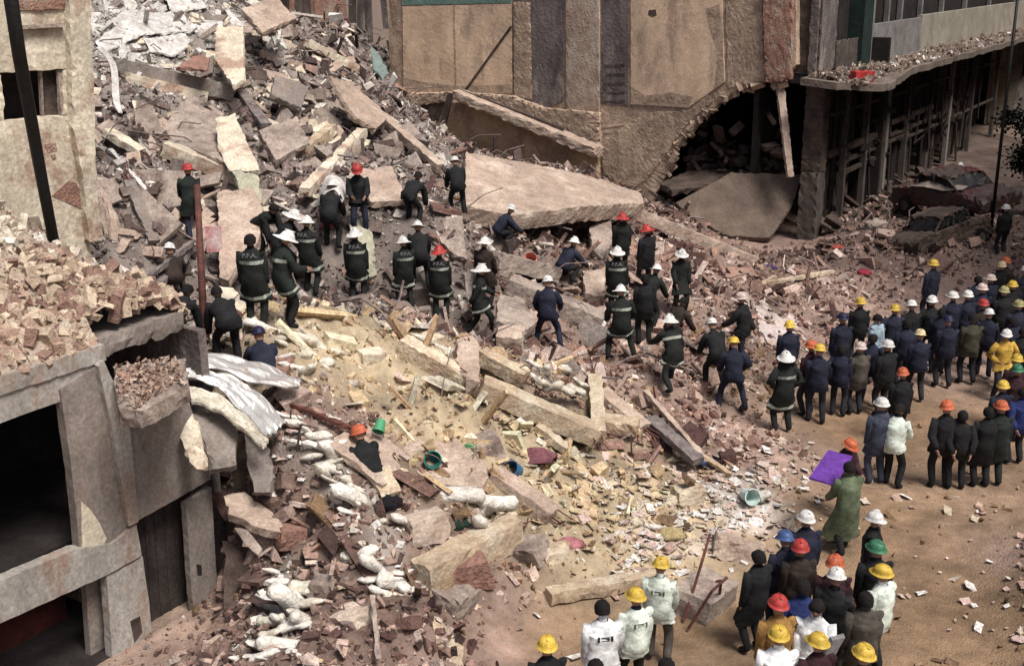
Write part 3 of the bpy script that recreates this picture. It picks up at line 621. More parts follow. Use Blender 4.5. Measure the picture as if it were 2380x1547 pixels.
def block(u, v, r, m, name, label, cat='block', rz=None, asp=(1, .7, .5), lift=None, group=None, rough=.05):
    r *= .76
    p = TR(u, v, r * .2 if lift is None else lift)
    R = Euler((random.uniform(-.25, .25), random.uniform(-.25, .25), random.uniform(0, 6) if rz is None else rz)).to_matrix()
    o = MB().box(p, R @ Vector((r * asp[0], 0, 0)), R @ Vector((0, r * asp[1], 0)), R @ Vector((0, 0, r * asp[2]))).build(name, m, None, rough=rough)
    return tag(o, label, cat, group)

exec_big = True
beam(385, 335, 565, 405, .5, .35, M_pale, 'concrete_beam', 'long pale concrete beam sloping down towards the man in the red helmet at left', lift=.5)
platepx('concrete_slab', [(370, 300, 29.5), (440, 215, 31), (520, 260, 31), (520, 330, 29.5), (530, 378, 28), (395, 328, 28.6)], .25, M_conc, label='dusty brown slab lying above the long pale beam at upper left', cat='slab')
platepx('plaster_sheet', [(500, 275, 29.5), (545, 262, 29.8), (605, 395, 27.8), (530, 395, 27.6), (505, 340, 28.6)], .1, M_pale, label='cream plaster sheet leaning between two slabs in the upper left heap', cat='panel')
beam(262, 140, 540, 205, .5, .45, M_greyw, 'concrete_beam', 'grey concrete beam under the white debris at upper left', lift=.5)
beam(290, 172, 480, 218, .35, .3, M_pale, 'concrete_beam', 'pale beam directly below the grey beam at upper left', lift=.35)
platepx('concrete_slab', [(500, 60, 33.5), (565, 60, 33.5), (570, 185, 31.6), (540, 195, 31.3), (500, 140, 32.3)], .2, M_pale, label='upright pale slab right of the white debris at upper left', cat='slab')
platepx('brick_panel', [(405, 155, 31.2), (465, 122, 32), (490, 135, 31.9), (480, 162, 31.2)], .1, M_brick, label='rust red board wedged above the grey beam', cat='panel')
for i, (pix, lab) in enumerate([
  ([(220, 95), (300, 40), (400, 30), (440, 70), (330, 85), (240, 115)], 'largest white sheet on top of the upper left heap'),
  ([(330, 90), (430, 70), (440, 110), (400, 125), (350, 112)], 'white sheet folded below the largest one'),
  ([(235, 60), (290, 20), (330, 15), (300, 55)], 'white board near the tall pilaster at upper left'),
  ([(380, -10), (460, -10), (480, 20), (400, 35)], 'white sheet at the top edge of the photo')]):
    ps = [TR(u, v, .35) + Vector((0, 0, random.uniform(-.1, .1))) for u, v in pix]
    tag(MB().prism(ps, Vector((0, 0, -.06))).build('white_sheet', M_white, None, rough=.04), lab, 'sheet', 'white sheets on the upper left heap')
beam(708, 440, 842, 300, .30, .25, M_pale, 'concrete_post', 'long pale post slanting up behind the firefighters', 'post', lift=.45)
beam(705, 345, 772, 292, .3, .3, M_beam, 'concrete_post', 'short beige post above the long pale post', 'post', lift=.4)
platepx('concrete_slab', [(765, 175, 33), (815, 190, 34), (905, 270, 33.6), (875, 300, 32.4), (820, 265, 32)], .2, M_pink, label='long pink slab sloping down beside the ochre wall', cat='slab')
beam(800, 190, 1025, 385, .28, .28, M_pink, 'timber_beam', 'thin reddish beam running down to the two stooping workers', lift=.75, l2=.6)
beam(870, 390, 905, 470, .9, .15, M_pink, 'concrete_slab', 'small pink slab left of the two stooping workers', 'slab', lift=.4)
big_slab = platepx('fallen_floor_slab', [(1082, 352, 33.5), (1230, 378, 34.5), (1375, 408, 35.5), (1490, 447, 35.2), (1500, 470, 34.2), (1340, 480, 31.8), (1190, 502, 30.2), (1078, 475, 30.5)], .5, M_pink, label='largest fallen floor slab, pink grey, lying below the ochre wall', cat='slab', rough=.05)
beam(1480, 488, 1755, 600, .55, .35, M_pink, 'concrete_beam', 'long pale beam running from the largest slab down to the right', lift=.85, l2=.15)
beam(1150, 590, 1290, 625, .6, .4, M_conc, 'concrete_beam', 'pale beam lying behind the navy clad worker', lift=.35)
beam(1185, 650, 1405, 740, .6, .45, M_conc, 'concrete_beam', 'thick grey concrete beam beside the navy clad worker', lift=.4)
beam(935, 790, 1095, 880, .35, .4, M_yelpale, 'concrete_beam', 'yellowish beam at the crest of the mound', lift=.25)
platepx('concrete_slab', [(1060, 785, 21.9), (1100, 778, 22), (1117, 800, 21.8), (1114, 885, 20.7), (1085, 882, 20.6), (1062, 850, 21)], .35, M_pink, label='upright block with a pale edge at the end of the yellowish beam', cat='slab')
beam(1122, 885, 1392, 1000, .50, .35, M_beam, 'concrete_beam', 'big beige beam in the middle of the mound', lift=.35)
beam(1120, 815, 1225, 872, .35, .3, M_yelpale, 'concrete_beam', 'short pale beam behind the big beige beam', lift=.35)
beam(1383, 870, 1392, 1005, .28, .3, M_yelpale, 'concrete_post', 'yellowish post standing at the end of the big beige beam', 'post', lift=.4)
beam(975, 1325, 1195, 1210, .45, .50, M_beam, 'concrete_beam', 'square brown beam under the white rolls in the foreground', lift=.3)
beam(1275, 1375, 1545, 1328, .26, .22, M_beam, 'timber_beam', 'long timber lying at the foot of the mound behind the yellow helmets', lift=.2)
beam(1150, 1095, 1290, 1190, .4, .3, M_pink, 'concrete_beam', 'rounded brown beam below the blue bucket', lift=.25)
beam(1510, 965, 1625, 1068, .3, .14, M_darkgrey, 'steel_girder', 'dark girder sloping to the blue rag', 'girder', lift=.3)
beam(1500, 905, 1640, 1065, .12, .1, M_pink, 'timber_plank', 'thin pink plank alongside the dark girder', 'plank', lift=.3)
beam(650, 925, 850, 1005, .09, .07, M_rust, 'iron_pipe', 'thin rusty pipe running down to the orange helmet', 'pipe', lift=.3)
beam(1780, 655, 1935, 628, .2, .1, M_beam, 'timber_plank', 'pale plank lying on the brick rubble at right', 'plank', lift=.2)
beam(1720, 690, 1800, 640, .15, .1, M_beam, 'timber_plank', 'short plank left of the long pale plank at right', 'plank', lift=.2)
platepx('white_door', [(1755, 695, 31), (1800, 690, 31.5), (1850, 720, 31.2), (1875, 780, 29.8), (1880, 835, 28.4), (1830, 850, 27.6), (1765, 765, 29.2)], .12, mat('dusty_white_paint', (.66, .58, .55), (.48, .38, .35), 3, .3), label='dirty white panel tilted beside the man in the yellow helmet', cat='panel')
platepx('concrete_slab', [(1160, 680, 25.6), (1215, 690, 25.8), (1248, 745, 24.8), (1225, 765, 24.5), (1150, 745, 24.6)], .3, M_conc, label='broken grey slab left of the navy clad worker', cat='slab')
platepx('concrete_slab', [(1155, 755, 24.2), (1220, 755, 24.2), (1215, 785, 23.8), (1152, 785, 23.8)], .3, M_pink, label='squared block under the broken grey slab', cat='slab')
platepx('green_board', [(808, 500, 27), (845, 490, 27.2), (868, 545, 26.6), (875, 640, 25.6), (855, 645, 25.6), (822, 560, 26.2)], .08, M_greenish, label='greenish board standing behind the row of firefighters', cat='board')
platepx('concrete_slab', [(1045, 480, 28), (1075, 500, 27.8), (1085, 600, 26.8), (1050, 590, 26.8), (1015, 545, 27.3)], .18, M_conc, label='pointed slab standing beneath the stooping workers', cat='slab')
platepx('brick_panel', [(505, 445, 26.4), (590, 435, 26.6), (612, 480, 26), (600, 560, 25), (530, 650, 24.2), (508, 640, 24.2)], .25, M_pink, label='tall reddish slab left of the black coated firefighter', cat='slab')
platepx('plaster_sheet', [(540, 395, 27.4), (600, 405, 27.3), (612, 470, 26.5), (560, 450, 26.6)], .12, M_greenish, label='pale green plaster piece above the tall reddish slab', cat='panel')
platepx('concrete_slab', [(1370, 525, 33), (1420, 510, 33.4), (1425, 560, 32.4), (1400, 600, 31.6), (1375, 575, 32)], .25, M_conc, label='pinkish slab propped behind the kneeling worker', cat='slab')
platepx('concrete_slab', [(1355, 630, 29), (1410, 620, 29.3), (1405, 690, 28), (1360, 680, 28)], .3, M_pink, label='square pink block between the kneeling worker and the firefighters', cat='slab')
platepx('grey_board', [(860, 100, 38), (885, 130, 38), (905, 170, 37.2), (890, 185, 36.8), (868, 160, 37)], .08, M_greengl, label='grey green board at the foot of the ochre wall', cat='board')
platepx('concrete_slab', [(500, 660, 23.6), (540, 665, 23.6), (590, 720, 22.8), (570, 735, 22.6), (520, 705, 22.9)], .2, M_pale, label='pale slab sloping beside the rusty pole', cat='slab')
platepx('concrete_slab', [(230, 430, 22.8), (262, 500, 22.4), (262, 560, 22.2), (215, 520, 22.6)], .2, M_pink, label='brown slab leaning behind the left roof', cat='slab')
beam(800, 1000, 930, 1100, 1.1, .12, M_pink, 'concrete_slab', 'smooth pink slab half buried in the middle of the mound', 'slab', lift=.05, rough=.05)
platepx('concrete_slab', [(835, 1000, 19.5), (930, 960, 20.2), (1060, 1020, 19.6), (1138, 1080, 19), (1125, 1135, 18.6), (1020, 1120, 18.4), (900, 1070, 18.7)], .3, M_pink, label='wide pink slab under the teal bucket', cat='slab', rough=.06)
# hanging pieces right of the left building
platepx('plaster_sheet', [(418, 1000, 17.3), (448, 960, 17.5), (470, 1000, 17.3), (485, 1085, 17), (455, 1092, 17), (430, 1050, 17.1)], .08, M_pale, label='cream plaster flap hanging from the left building', cat='panel')
platepx('concrete_slab', [(440, 960, 17.8), (520, 950, 18), (555, 1000, 17.9), (550, 1080, 17.5), (490, 1090, 17.4), (470, 1010, 17.6)], .2, M_greyw, label='grey slab hanging over the dark gap beside the left building', cat='slab')
platepx('concrete_slab', [(560, 990, 18.3), (610, 985, 18.4), (635, 1080, 17.9), (632, 1140, 17.6), (590, 1140, 17.6), (570, 1060, 18)], .15, M_greyw, label='curved grey slab next to the hanging grey slab', cat='slab')
platepx('concrete_slab', [(520, 1150, 17.9), (565, 1140, 18.1), (640, 1195, 17.8), (675, 1240, 17.5), (600, 1225, 17.4), (530, 1190, 17.6)], .15, M_pink, label='brown slab above the dark gap beside the end pillar', cat='slab')
platepx('timber_plank', [(540, 1225, 17.4), (560, 1220, 17.4), (608, 1270, 17.1), (595, 1290, 17)], .08, M_conc, label='short plank stuck in the dark gap beside the end pillar', cat='plank')
platepx('sloping_board', [(470, 1490, 16.6), (700, 1330, 17.8), (712, 1340, 17.7), (490, 1520, 16.5)], .1, M_pink, label='long thin brown board slanting up from the end pillar', cat='board')
platepx('gap_shade_sheet', [(520, 1255, 18.2), (640, 1290, 18.3), (660, 1350, 17.9), (520, 1420, 17.6)], .05, M_dkbrown, label='flat dark sheet standing in for shade in the gap beside the end pillar', cat='sheet')  # stands where the hollow is only shaded; darkness is in its colour
# metal sheet twisted over the edge
def ribbon(name, L, R, th, m, label, cat):
    mb = MB(); n = len(L); a = [TR(*p) if len(p) == 3 else W(*p) for p in L]; b = [TR(*p) if len(p) == 3 else W(*p) for p in R]; return mb
def sheet(name, rows, th, m, label, cat, waves=0, parent=None):
    R = [[W(*p) for p in r] for r in rows]; nv, nu = len(R), len(R[0]); K = 6; J = 12
    def cr(p0, p1, p2, p3, t): return .5 * ((2 * p1) + (p2 - p0) * t + (2 * p0 - 5 * p1 + 4 * p2 - p3) * t * t + (3 * p1 - p0 - 3 * p2 + p3) * t ** 3)
    def spl(P, t):
        n = len(P) - 1; x = min(t * n, n - 1e-6); i = int(x); f = x - i
        return cr(P[max(i - 1, 0)], P[i], P[i + 1], P[min(i + 2, n)], f)
    NU, NV = nu * 8, nv * 8; g = []
    for j in range(NV + 1):
        row = [spl([R[q][i] for q in range(nv)], j / NV) for i in range(nu)]
        g.append([spl(row, i / NU) for i in range(NU + 1)])
    vs = []
    for j in range(NV + 1):
        for i in range(NU + 1):
            p = g[j][i].copy()
            if waves: p.z += .05 * abs(math.sin(j / NV * waves * 9.4 + .06 * i)) + .045 * abs(math.sin(i * .33 + j * .21)) + random.uniform(-.006, .006)
            vs.append(p)
    n0 = len(vs); vs2 = [v - Vector((0, 0, th)) for v in vs]
    fs = []
    for j in range(NV):
        for i in range(NU):
            q = (j * (NU + 1) + i, j * (NU + 1) + i + 1, (j + 1) * (NU + 1) + i + 1, (j + 1) * (NU + 1) + i)
            fs.append(q); fs.append(tuple(n0 + k for k in reversed(q)))
    ring = [(0 * (NU + 1) + i) for i in range(NU + 1)] + [(j * (NU + 1) + NU) for j in range(1, NV + 1)] + [(NV * (NU + 1) + i) for i in range(NU - 1, -1, -1)] + [(j * (NU + 1)) for j in range(NV - 1, 0, -1)]
    for k in range(len(ring)):
        a, b = ring[k], ring[(k + 1) % len(ring)]; fs.append((a, a + n0, b + n0, b))
    return tag(MB().add(vs + vs2, fs).build(name, m, parent, smooth='cloth' in name or 'cape' in name), label, cat)
sheet('metal_sheet', [[(412, 818, 18.8), (500, 828, 19), (600, 850, 19), (700, 892, 18.8)], [(415, 850, 18.3), (500, 862, 18.5), (600, 900, 18.5), (695, 908, 18.6)]], .012, M_metal, 'upper strip of bent grey sheet metal on the edge of the heap', 'sheet metal', 1)
sheet('metal_sheet', [[(420, 862, 18.2), (520, 875, 18.5), (600, 920, 18.5), (665, 990, 18.2)], [(425, 885, 18), (500, 905, 18), (560, 960, 18), (620, 1020, 17.7)]], .012, M_metal, 'lower strip of bent grey sheet metal sloping into the rubble', 'sheet metal', 1.5)
sheet('plaster_sheet', [[(432, 905, 17.9), (500, 920, 17.9), (560, 965, 17.8), (625, 1030, 17.5)], [(445, 935, 17.7), (500, 955, 17.6), (560, 1000, 17.5), (610, 1045, 17.4)]], .05, M_cream, 'cream sheet hanging under the bent grey sheet metal', 'sheet', 1)
# poles
pb = W(150, 690, 19.0)
tag(MB().tube([W(8, -120, 15.6), W(45, 130, 16.6), W(98, 420, 17.9), pb], [.105, .10, .09, .085], 10).build('iron_pole', M_blackm, None, smooth=True), 'thick black iron pole leaning over the left roof', 'pole')
rp = TR(475, 775, .2); rt = W(458, 430, (rp - CP).dot(CM.to_3x3() @ Vector((0, 0, -1))) + .6)
tag(MB().tube([rp, rt], [.075, .06], 8).build('rusty_pole', M_rust, None, smooth=True), 'dark red pole standing in the heap left of the firefighters', 'pole')
beam(340, 690, 440, 575, .2, .15, M_darkgrey, 'charred_timber', 'charred timber left of the rusty pole', 'timber', lift=.4)
beam(345, 640, 445, 560, .12, .12, M_darkgrey, 'charred_timber', 'thinner charred timber crossing behind the thick one', 'timber', lift=.7)
beam(255, 345, 340, 440, .1, .1, M_white, 'white_pipe', 'white pipe lying in the dark rubble left of the long pale beam', 'pipe', lift=.3)
beam(865, 1380, 880, 1530, .07, .06, M_conc, 'thin_pipe', 'thin grey pipe standing in the foreground rubble', 'pipe', lift=.4)
sheet('white_cloth', [[(225, 110, 26), (255, 150, 26), (262, 230, 25.4), (275, 260, 25)], [(235, 105, 26.2), (270, 150, 26.2), (278, 230, 25.5), (285, 262, 25.2)]], .03, M_white, 'torn white strip hanging beside the tall pilaster', 'cloth')
platepx('fabric_strip', [(1000, 1420, 16.6), (1035, 1440, 16.6), (1075, 1500, 16.2), (1080, 1560, 15.9), (1030, 1560, 15.9), (1015, 1490, 16.2)], .06, M_beam, label='beige board standing at the bottom of the foreground rubble', cat='board')
for i, (u1, v1, u2, v2, c) in enumerate([(1590, 1440, 1650, 1240, M_rust), (1600, 1460, 1690, 1340, M_rust), (1670, 1400, 1665, 1350, M_rust)]):
    tag(MB().tube([TR(u1, v1, .05), (TR(u1, v1, .4) + TR(u2, v2, .7)) / 2 + Vector((0.05, 0, .2)), TR(u2, v2, .9)], .025, 5).build('bent_bar', c), ['tall thin bent bar rising from the broken block', 'thin bent bar leaning across the broken block', 'short bar sticking up from the broken block'][i], 'bar', 'rusty bars by the broken block')

beam(715, 95, 835, 158, .4, .3, M_pale, 'concrete_beam', 'pale beam high in the heap left of the grey green board', lift=.4)
beam(600, 118, 700, 150, .3, .25, M_pink, 'concrete_beam', 'pinkish beam right of the upright pale slab at upper left', lift=.3)
beam(648, 92, 655, 22, .12, .12, M_white, 'white_pipe', 'white pipe sticking up near the top edge', 'pipe', lift=.6)
beam(560, 210, 620, 290, .3, .2, M_darkgrey, 'charred_timber', 'charred timber right of the cream plaster sheet', 'timber', lift=.4)
beam(300, 420, 360, 560, .25, .2, M_greyw, 'concrete_beam', 'grey beam behind the left roof', lift=.35)
beam(250, 300, 330, 350, .35, .2, M_pale, 'concrete_beam', 'short pale beam at the foot of the tall pilaster', lift=.3)
platepx('concrete_slab', [(600, 300, 30), (690, 270, 31), (720, 330, 30), (640, 372, 29)], .25, M_conc, label='dusty slab in the middle of the upper heap', cat='slab')
platepx('concrete_slab', [(640, 170, 32.5), (720, 200, 33), (700, 250, 32), (630, 220, 31.8)], .2, M_greyw, label='dark grey slab in the upper heap below the pale beam', cat='slab')
platepx('concrete_slab', [(300, 440, 27), (370, 430, 27.4), (400, 510, 26.4), (330, 540, 25.8)], .2, M_conc, label='brown slab left of the lone red helmet', cat='slab')
platepx('concrete_slab', [(560, 20, 35), (640, -10, 36), (690, 40, 35.5), (610, 75, 34.4)], .2, M_pink, label='pinkish slab at the top edge right of the white sheets', cat='slab')
beam(1400, 905, 1500, 990, .35, .2, M_pink, 'concrete_beam', 'pink beam right of the yellowish post', lift=.25)
beam(1250, 985, 1320, 1040, .22, .16, M_beam, 'timber_plank', 'small plank below the big beige beam', 'plank', lift=.15)
beam(880, 1090, 910, 1150, .35, .2, M_yelpale, 'concrete_block', 'cream block uphill of the black bag', 'block', lift=.15)
beam(1560, 1010, 1700, 1100, .1, .08, M_wood, 'timber_plank', 'pale plank below the dark girder', 'plank', lift=.15)
# squared blocks
BL = [(1715, 1275, .55, M_pink, 'pinkish block at the edge of the street behind the blue helmet', (1, .6, .45), -.2),
 (1635, 1390, .65, M_conc, 'broken brown block beside the white vested helpers', (1, .7, .55), .9),
 (990, 1225, .42, M_pink, 'brown block left of the green rag', (1, .7, .7), .5), (1080, 1330, .48, M_brick, 'reddish block under the square brown beam', (1, .7, .7), .3),
 (1060, 1395, .42, M_conc, 'grey brown block in the foreground below the reddish block', (1, .8, .6), 1.), (1225, 1280, .42, M_conc, 'smooth brown block right of the square beam', (1, .7, .6), 2.6),
 (1290, 1290, .30, M_beam, 'small tan block beside the smooth brown block', (1, .8, .8), .3), (1130, 1050, .45, M_conc, 'grey boulder at the top of the wide pink slab', (.8, .8, .8), .3),
 (1600, 1160, .4, M_yelpale, 'pale yellow boulder among the papers', (.9, .7, .8), .3), (990, 790, .38, M_yelpale, 'cream boulder behind the yellowish beam', (1.3, .6, .5), 2.5),
 (1170, 640, .3, M_conc, 'grey block behind the man with the lower white helmet', (1, .8, .6), 1), (650, 340, .5, M_conc, 'brown block in the upper heap', (1, .7, .5), .5),
 (690, 320, .4, M_pink, 'pink block beside the short beige post', (1, .7, .6), 1.5), (1380, 395, .6, M_conc, 'pointed block standing on the back edge of the largest slab', (.35, .5, 1), .2),
 (1500, 560, .3, M_conc, 'grey block by the two red helmets', (1, .7, .6), .5), (1430, 985, .6, M_beam, 'tan flat block right of the yellowish post', (1, .5, .3), 2.9),
 (865, 830, .3, M_pale, 'pale block on the crest of the mound', (1, .7, .6), .5), (1880, 880, .35, M_pink, 'pink block near the white panel', (1, .7, .4), .5), (680, 1240, .35, M_brick, 'red brown lump in the lower left rubble', (1, .8, .6), .5),
 (750, 1360, .3, M_conc, 'grey lump in the lower left rubble', (1, .8, .6), 1.5), (820, 1440, .33, M_pink, 'pink lump near the thin grey pipe', (1, .8, .6), 2.5), (2035, 530, .45, M_conc, 'grey boulder under the shop columns', (1, .8, .7), .6)]
for (u, v, r, m, lab, asp, rz) in BL: block(u, v, r, m, 'broken_block', lab, 'block', rz, asp)

# white sacks and rolls
def sack(u, v, L, r, ang, m, label, name='white_sack', lift=.10, group=None, bendz=0):
    r *= .88; c = TR(u, v, lift); d = Vector((math.cos(ang), 0, math.sin(ang) * .75)) + Vector((0, -math.sin(ang) * .5, 0)); d.normalize()
    roll = 'roll' in name; n = 15; K = 14; vs = []; fs = []; L *= 1.15 if roll else 1.35
    a = d.cross(Vector((.1, .2, 1))).normalized(); b = d.cross(a); ph = [random.uniform(0, 6.28) for _ in range(8)]; bow = random.uniform(-.12, .12) * L
    for i in range(n):
        k = i / (n - 1) - .5
        env = (1 if abs(k) < .47 else .55) if roll else max(.25, 1 - (abs(k) * 2.05) ** 5 * .8) * (1 + .16 * math.sin(k * 9 + ph[0]))
        if i in (0, n - 1): env *= .35
        o = c + d * (k * L) + a * bow * (1 - 4 * k * k) + b * .3 * bow * math.sin(k * 7 + ph[1])
        for j in range(K):
            th = 6.2832 * j / K
            cr = 1 + (.04 if roll else .10) * math.sin(2 * th + ph[2] + k * 5) + (.03 if roll else .06) * math.sin(5 * th + ph[3] + k * 11) + (.03 if roll else .05) * math.sin(k * 26 + 3 * th + ph[4]) + random.uniform(-.025, .025)
            vs.append(o + (a * math.cos(th) + b * math.sin(th) * (.9 if roll else .6)) * r * env * cr)
    fs = [(i * K + j, i * K + (j + 1) % K, (i + 1) * K + (j + 1) % K, (i + 1) * K + j) for i in range(n - 1) for j in range(K)] + [tuple(range(K - 1, -1, -1)), tuple((n - 1) * K + j for j in range(K))]
    return tag(MB().add(vs, fs).build(name, m, None, smooth=True), label, 'sack' if 'sack' in name else 'roll', group)
SK = [(1065, 1148, .8, .17, -.15, 'white_roll', 'clean white roll beside the blue bag'), (1145, 1165, .75, .15, -.1, 'white_roll', 'dusty roll lying end to end with the clean white roll'),
 (1135, 1185, .5, .16, .9, 'white_sack', 'white sack draped on the top of the square brown beam'), (1105, 1225, .5, .16, 1.5, 'white_sack', 'white sack hanging over the front of the square brown beam'),
 (825, 1160, .9, .15, -1.0, 'white_roll', 'long white roll at the left of the black hole'), (855, 1205, .4, .15, -.5, 'white_sack', 'small white sack at the foot of the long roll'),
 (785, 1095, .5, .16, -.8, 'white_sack', 'white sack above the long white roll'), (765, 1050, .45, .15, -1.2, 'white_sack', 'white lump uphill of the other sacks'), (935, 1210, .4, .14, -1.0, 'white_sack', 'white lump right of the black hole'),
 (875, 1320, .7, .17, -1.2, 'white_sack', 'tall white sack above the thin grey pipe'), (935, 1360, .75, .16, -.6, 'white_roll', 'dusty white roll sloping towards the reddish block'), (835, 1285, .5, .2, .4, 'white_sack', 'greyish sack uphill of the tall white sack'),
 (665, 1400, .85, .17, -1.3, 'white_roll', 'upright white roll near the end pillar'), (705, 1445, .5, .11, -1.2, 'white_roll', 'thin white roll right of the upright one'), (665, 1500, .75, .13, -.4, 'white_roll', 'white roll lying flat at the bottom left'),
 (595, 1525, .6, .13, .5, 'white_sack', 'crumpled white sack at the bottom edge'), (700, 1365, .32, .2, 0, 'white_sack', 'round pale sack behind the upright roll'), (630, 1440, .4, .09, .4, 'white_roll', 'thin pale roll left of the upright one'),
 (915, 762, .5, .11, -.5, 'white_roll', 'cream roll at the upper end of the yellowish beam'), (1005, 800, .7, .14, -.75, 'white_sack', 'cream sack lying along the yellowish beam'), (640, 790, .4, .14, .4, 'white_sack', 'cream sack on the heap above the metal sheet'),
 (735, 800, .45, .18, -.9, 'white_sack', 'pale ribbed sack at the left of the mound crest'), (750, 840, .35, .16, -.3, 'white_sack', 'second pale sack below the ribbed one'), (700, 825, .35, .15, .2, 'white_sack', 'yellowish lump left of the ribbed sack'), (715, 860, .32, .13, .9, 'white_sack', 'yellowish lump lowest in the cluster of sacks'),
 (560, 760, .7, .1, .7, 'white_roll', 'curved pale roll by the dark blue helmet'), (620, 762, .8, .1, -.5, 'white_roll', 'white roll arching right of the dark blue helmet'), (1308, 855, .3, .2, -.9, 'white_sack', 'cream disc shaped lump above the cluster of white lumps'), (1265, 862, .3, .13, 1.3, 'white_sack', 'small cream lump left of the disc shaped lump'),
 (690, 780, .5, .13, -.6, 'white_sack', 'pale sack right of the arching roll'), (1765, 1155, .35, .16, .6, 'white_sack', 'white bag near the purple board')]
for (u, v, L, r, a, nm, lab) in SK: sack(u, v, L, r, a, M_cream if ('cream' in lab or 'yellow' in lab or 'pale' in lab) else M_sack, lab, nm, group='white sacks and rolls in the rubble')
TRL = [(670, 965), (690, 985), (715, 1000), (740, 1010), (735, 1035), (770, 1025), (795, 1050), (790, 1070), (760, 1075), (775, 1120), (805, 1115), (800, 1140), (830, 1135), (845, 1180), (815, 1190), (875, 1215),
       (860, 1270), (845, 1300), (900, 1305), (870, 1345), (900, 1345), (850, 1265), (960, 1375), (915, 1385), (690, 1385), (640, 1400), (680, 1455), (625, 1470), (570, 1530), (720, 1480), (640, 1535), (720, 1400),
       (700, 1030), (725, 1060), (750, 1100), (780, 1160), (850, 1230), (830, 1255), (815, 1300), (885, 1375), (930, 1330), (700, 1430), (650, 1440), (610, 1500), (690, 1520), (750, 1500), (660, 1350), (640, 1330),
       (660, 800), (680, 850), (655, 830), (770, 815), (720, 780), (760, 860), (700, 800), (1230, 870), (1240, 845)]
for iT, (u, v) in enumerate(TRL): sack(u, v, random.uniform(.2, .45), random.uniform(.065, .125), random.uniform(-1.5, .6), random.choice((M_sack, M_sack, M_cream)), 'small pale crumpled bundle ' + ('in the sack trail uphill of the black bag' if iT < 16 else 'in the clump around the tall white sack' if iT < 24 else 'in the sack cluster near the end pillar' if iT < 48 else 'in the sack cluster at the mound crest' if iT < 55 else 'beside the short pale beam'), group='small pale bundles, ' + ('upper trail' if iT < 16 else 'middle clump' if iT < 24 else 'lower cluster' if iT < 48 else 'crest cluster' if iT < 55 else 'by the beam'))
for i, (u, v, r) in enumerate([(1258, 888, .19), (1285, 898, .2), (1312, 905, .2), (1338, 905, .2), (1350, 890, .15)]):
    tag(sack(u, v, .34, r * .72, random.uniform(-1.2, 1.2), M_cream, '', 'white_sack', .34), ['leftmost', 'second from left', 'middle', 'second from right', 'rightmost'][i] + ' of five white sacks lying behind the big beige beam', 'sack', 'white sacks behind the beige beam')

# buckets, bags, coloured things
def bucket(u, v, r, c, nm, label, tilt=(.5, .3), lift=.12):
    p = TR(u, v, lift); e = empty('bucket', p, random.uniform(0, 6)); tag(e, label, 'bucket')
    m = pl('plastic_' + nm, c); R = Euler((tilt[0], tilt[1], 0)).to_matrix(); n = 16
    vs = []; 
    for (rr, zz) in ((.72, -1), (.86, 0), (1, 1), (1.08, 1), (1.08, 1.1), (.95, 1.1), (.8, 0), (.66, -.9)):
        for k in range(n): vs.append(p + R @ Vector((rr * r * math.cos(6.2832 * k / n), rr * r * math.sin(6.2832 * k / n), zz * r)))
    fs = [(j * n + k, j * n + (k + 1) % n, (j + 1) * n + (k + 1) % n, (j + 1) * n + k) for j in range(7) for k in range(n)] + [tuple(range(n - 1, -1, -1)), tuple(7 * n + k for k in range(n))]
    MB().add(vs, fs).build('shell', m, e)
    MB().tube([p + R @ Vector((1.08 * r * math.cos(a), .5 * r * math.sin(a), r + r * .9 * math.sin(a))) for a in [i * math.pi / 10 for i in range(11)]], .008, 5).build('handle', M_rebar, e)
    e.rotation_euler = (0, 0, 0)
    return e
bucket(1003, 1065, .14, (.03, .17, .15), 'teal', 'dark teal bucket tipped on the wide pink slab', (1.2, .6), .25)
bucket(1195, 1090, .15, (.04, .14, .28), 'blue', 'small blue bucket among the yellowish debris', (.8, -.7), .15)
bucket(1088, 1052, .11, (.22, .50, .25), 'lime', 'pale green cup right of the teal bucket', (.4, .4), .1)
bucket(760, 508, .19, (.40, .03, .04), 'red', 'red bucket in front of the worker in the white cape', (.2, .1), .25)
bucket(883, 988, .10, (.07, .30, .15), 'green', 'green bucket beside the orange helmet', (2.4, .3), .25)
bucket(1740, 1150, .15, (.55, .68, .64), 'pale', 'pale turquoise and white bucket near the purple board', (1.2, .9), .22)
bucket(1232, 605, .15, (.55, .12, .09), 'coral', 'coral red bucket on the pale beam', (.8, .2), .6)
def rag(u, v, r, c, nm, label, lift=.08, name='rag', cat='rag'):
    p = TR(u, v, lift); vs = []; fs = []; n = 12
    vs.append(p + Vector((0, 0, r * .45)))
    for j in (1, 2, 3):
        for k in range(n):
            rr = r * j / 3 * random.uniform(.75, 1.15); vs.append(p + Vector((rr * math.cos(6.283 * k / n), rr * math.sin(6.283 * k / n) * .8, r * random.uniform(.05, .45) * (1 - j / 4) * 1.2 - .05 * (j == 3))))
    for k in range(n): fs.append((0, 1 + k, 1 + (k + 1) % n))
    for j in (0, 1):
        for k in range(n): fs.append((1 + j * n + k, 1 + (j + 1) * n + k, 1 + (j + 1) * n + (k + 1) % n, 1 + j * n + (k + 1) % n))
    fs.append(tuple(1 + 2 * n + k for k in reversed(range(n))))
    return tag(MB().add(vs, fs).build(name, mat('rag_' + nm, c, tuple(x * .5 for x in c), 8, .4, rough=.9), None, smooth=True), label, cat)
rag(1030, 1122, .2, (.12, .20, .62), 'blue', 'bright blue bag at the end of the clean white roll', name='bag', cat='bag')
rag(1640, 1068, .24, (.06, .10, .22), 'navyrag', 'blue rag at the end of the dark girder')
rag(1320, 1260, .28, (.5, .2, .22), 'rose', 'rose coloured cloth at the foot of the mound')
rag(1245, 1060, .42, (.25, .10, .12), 'maroon', 'maroon cloth in the yellowish debris')
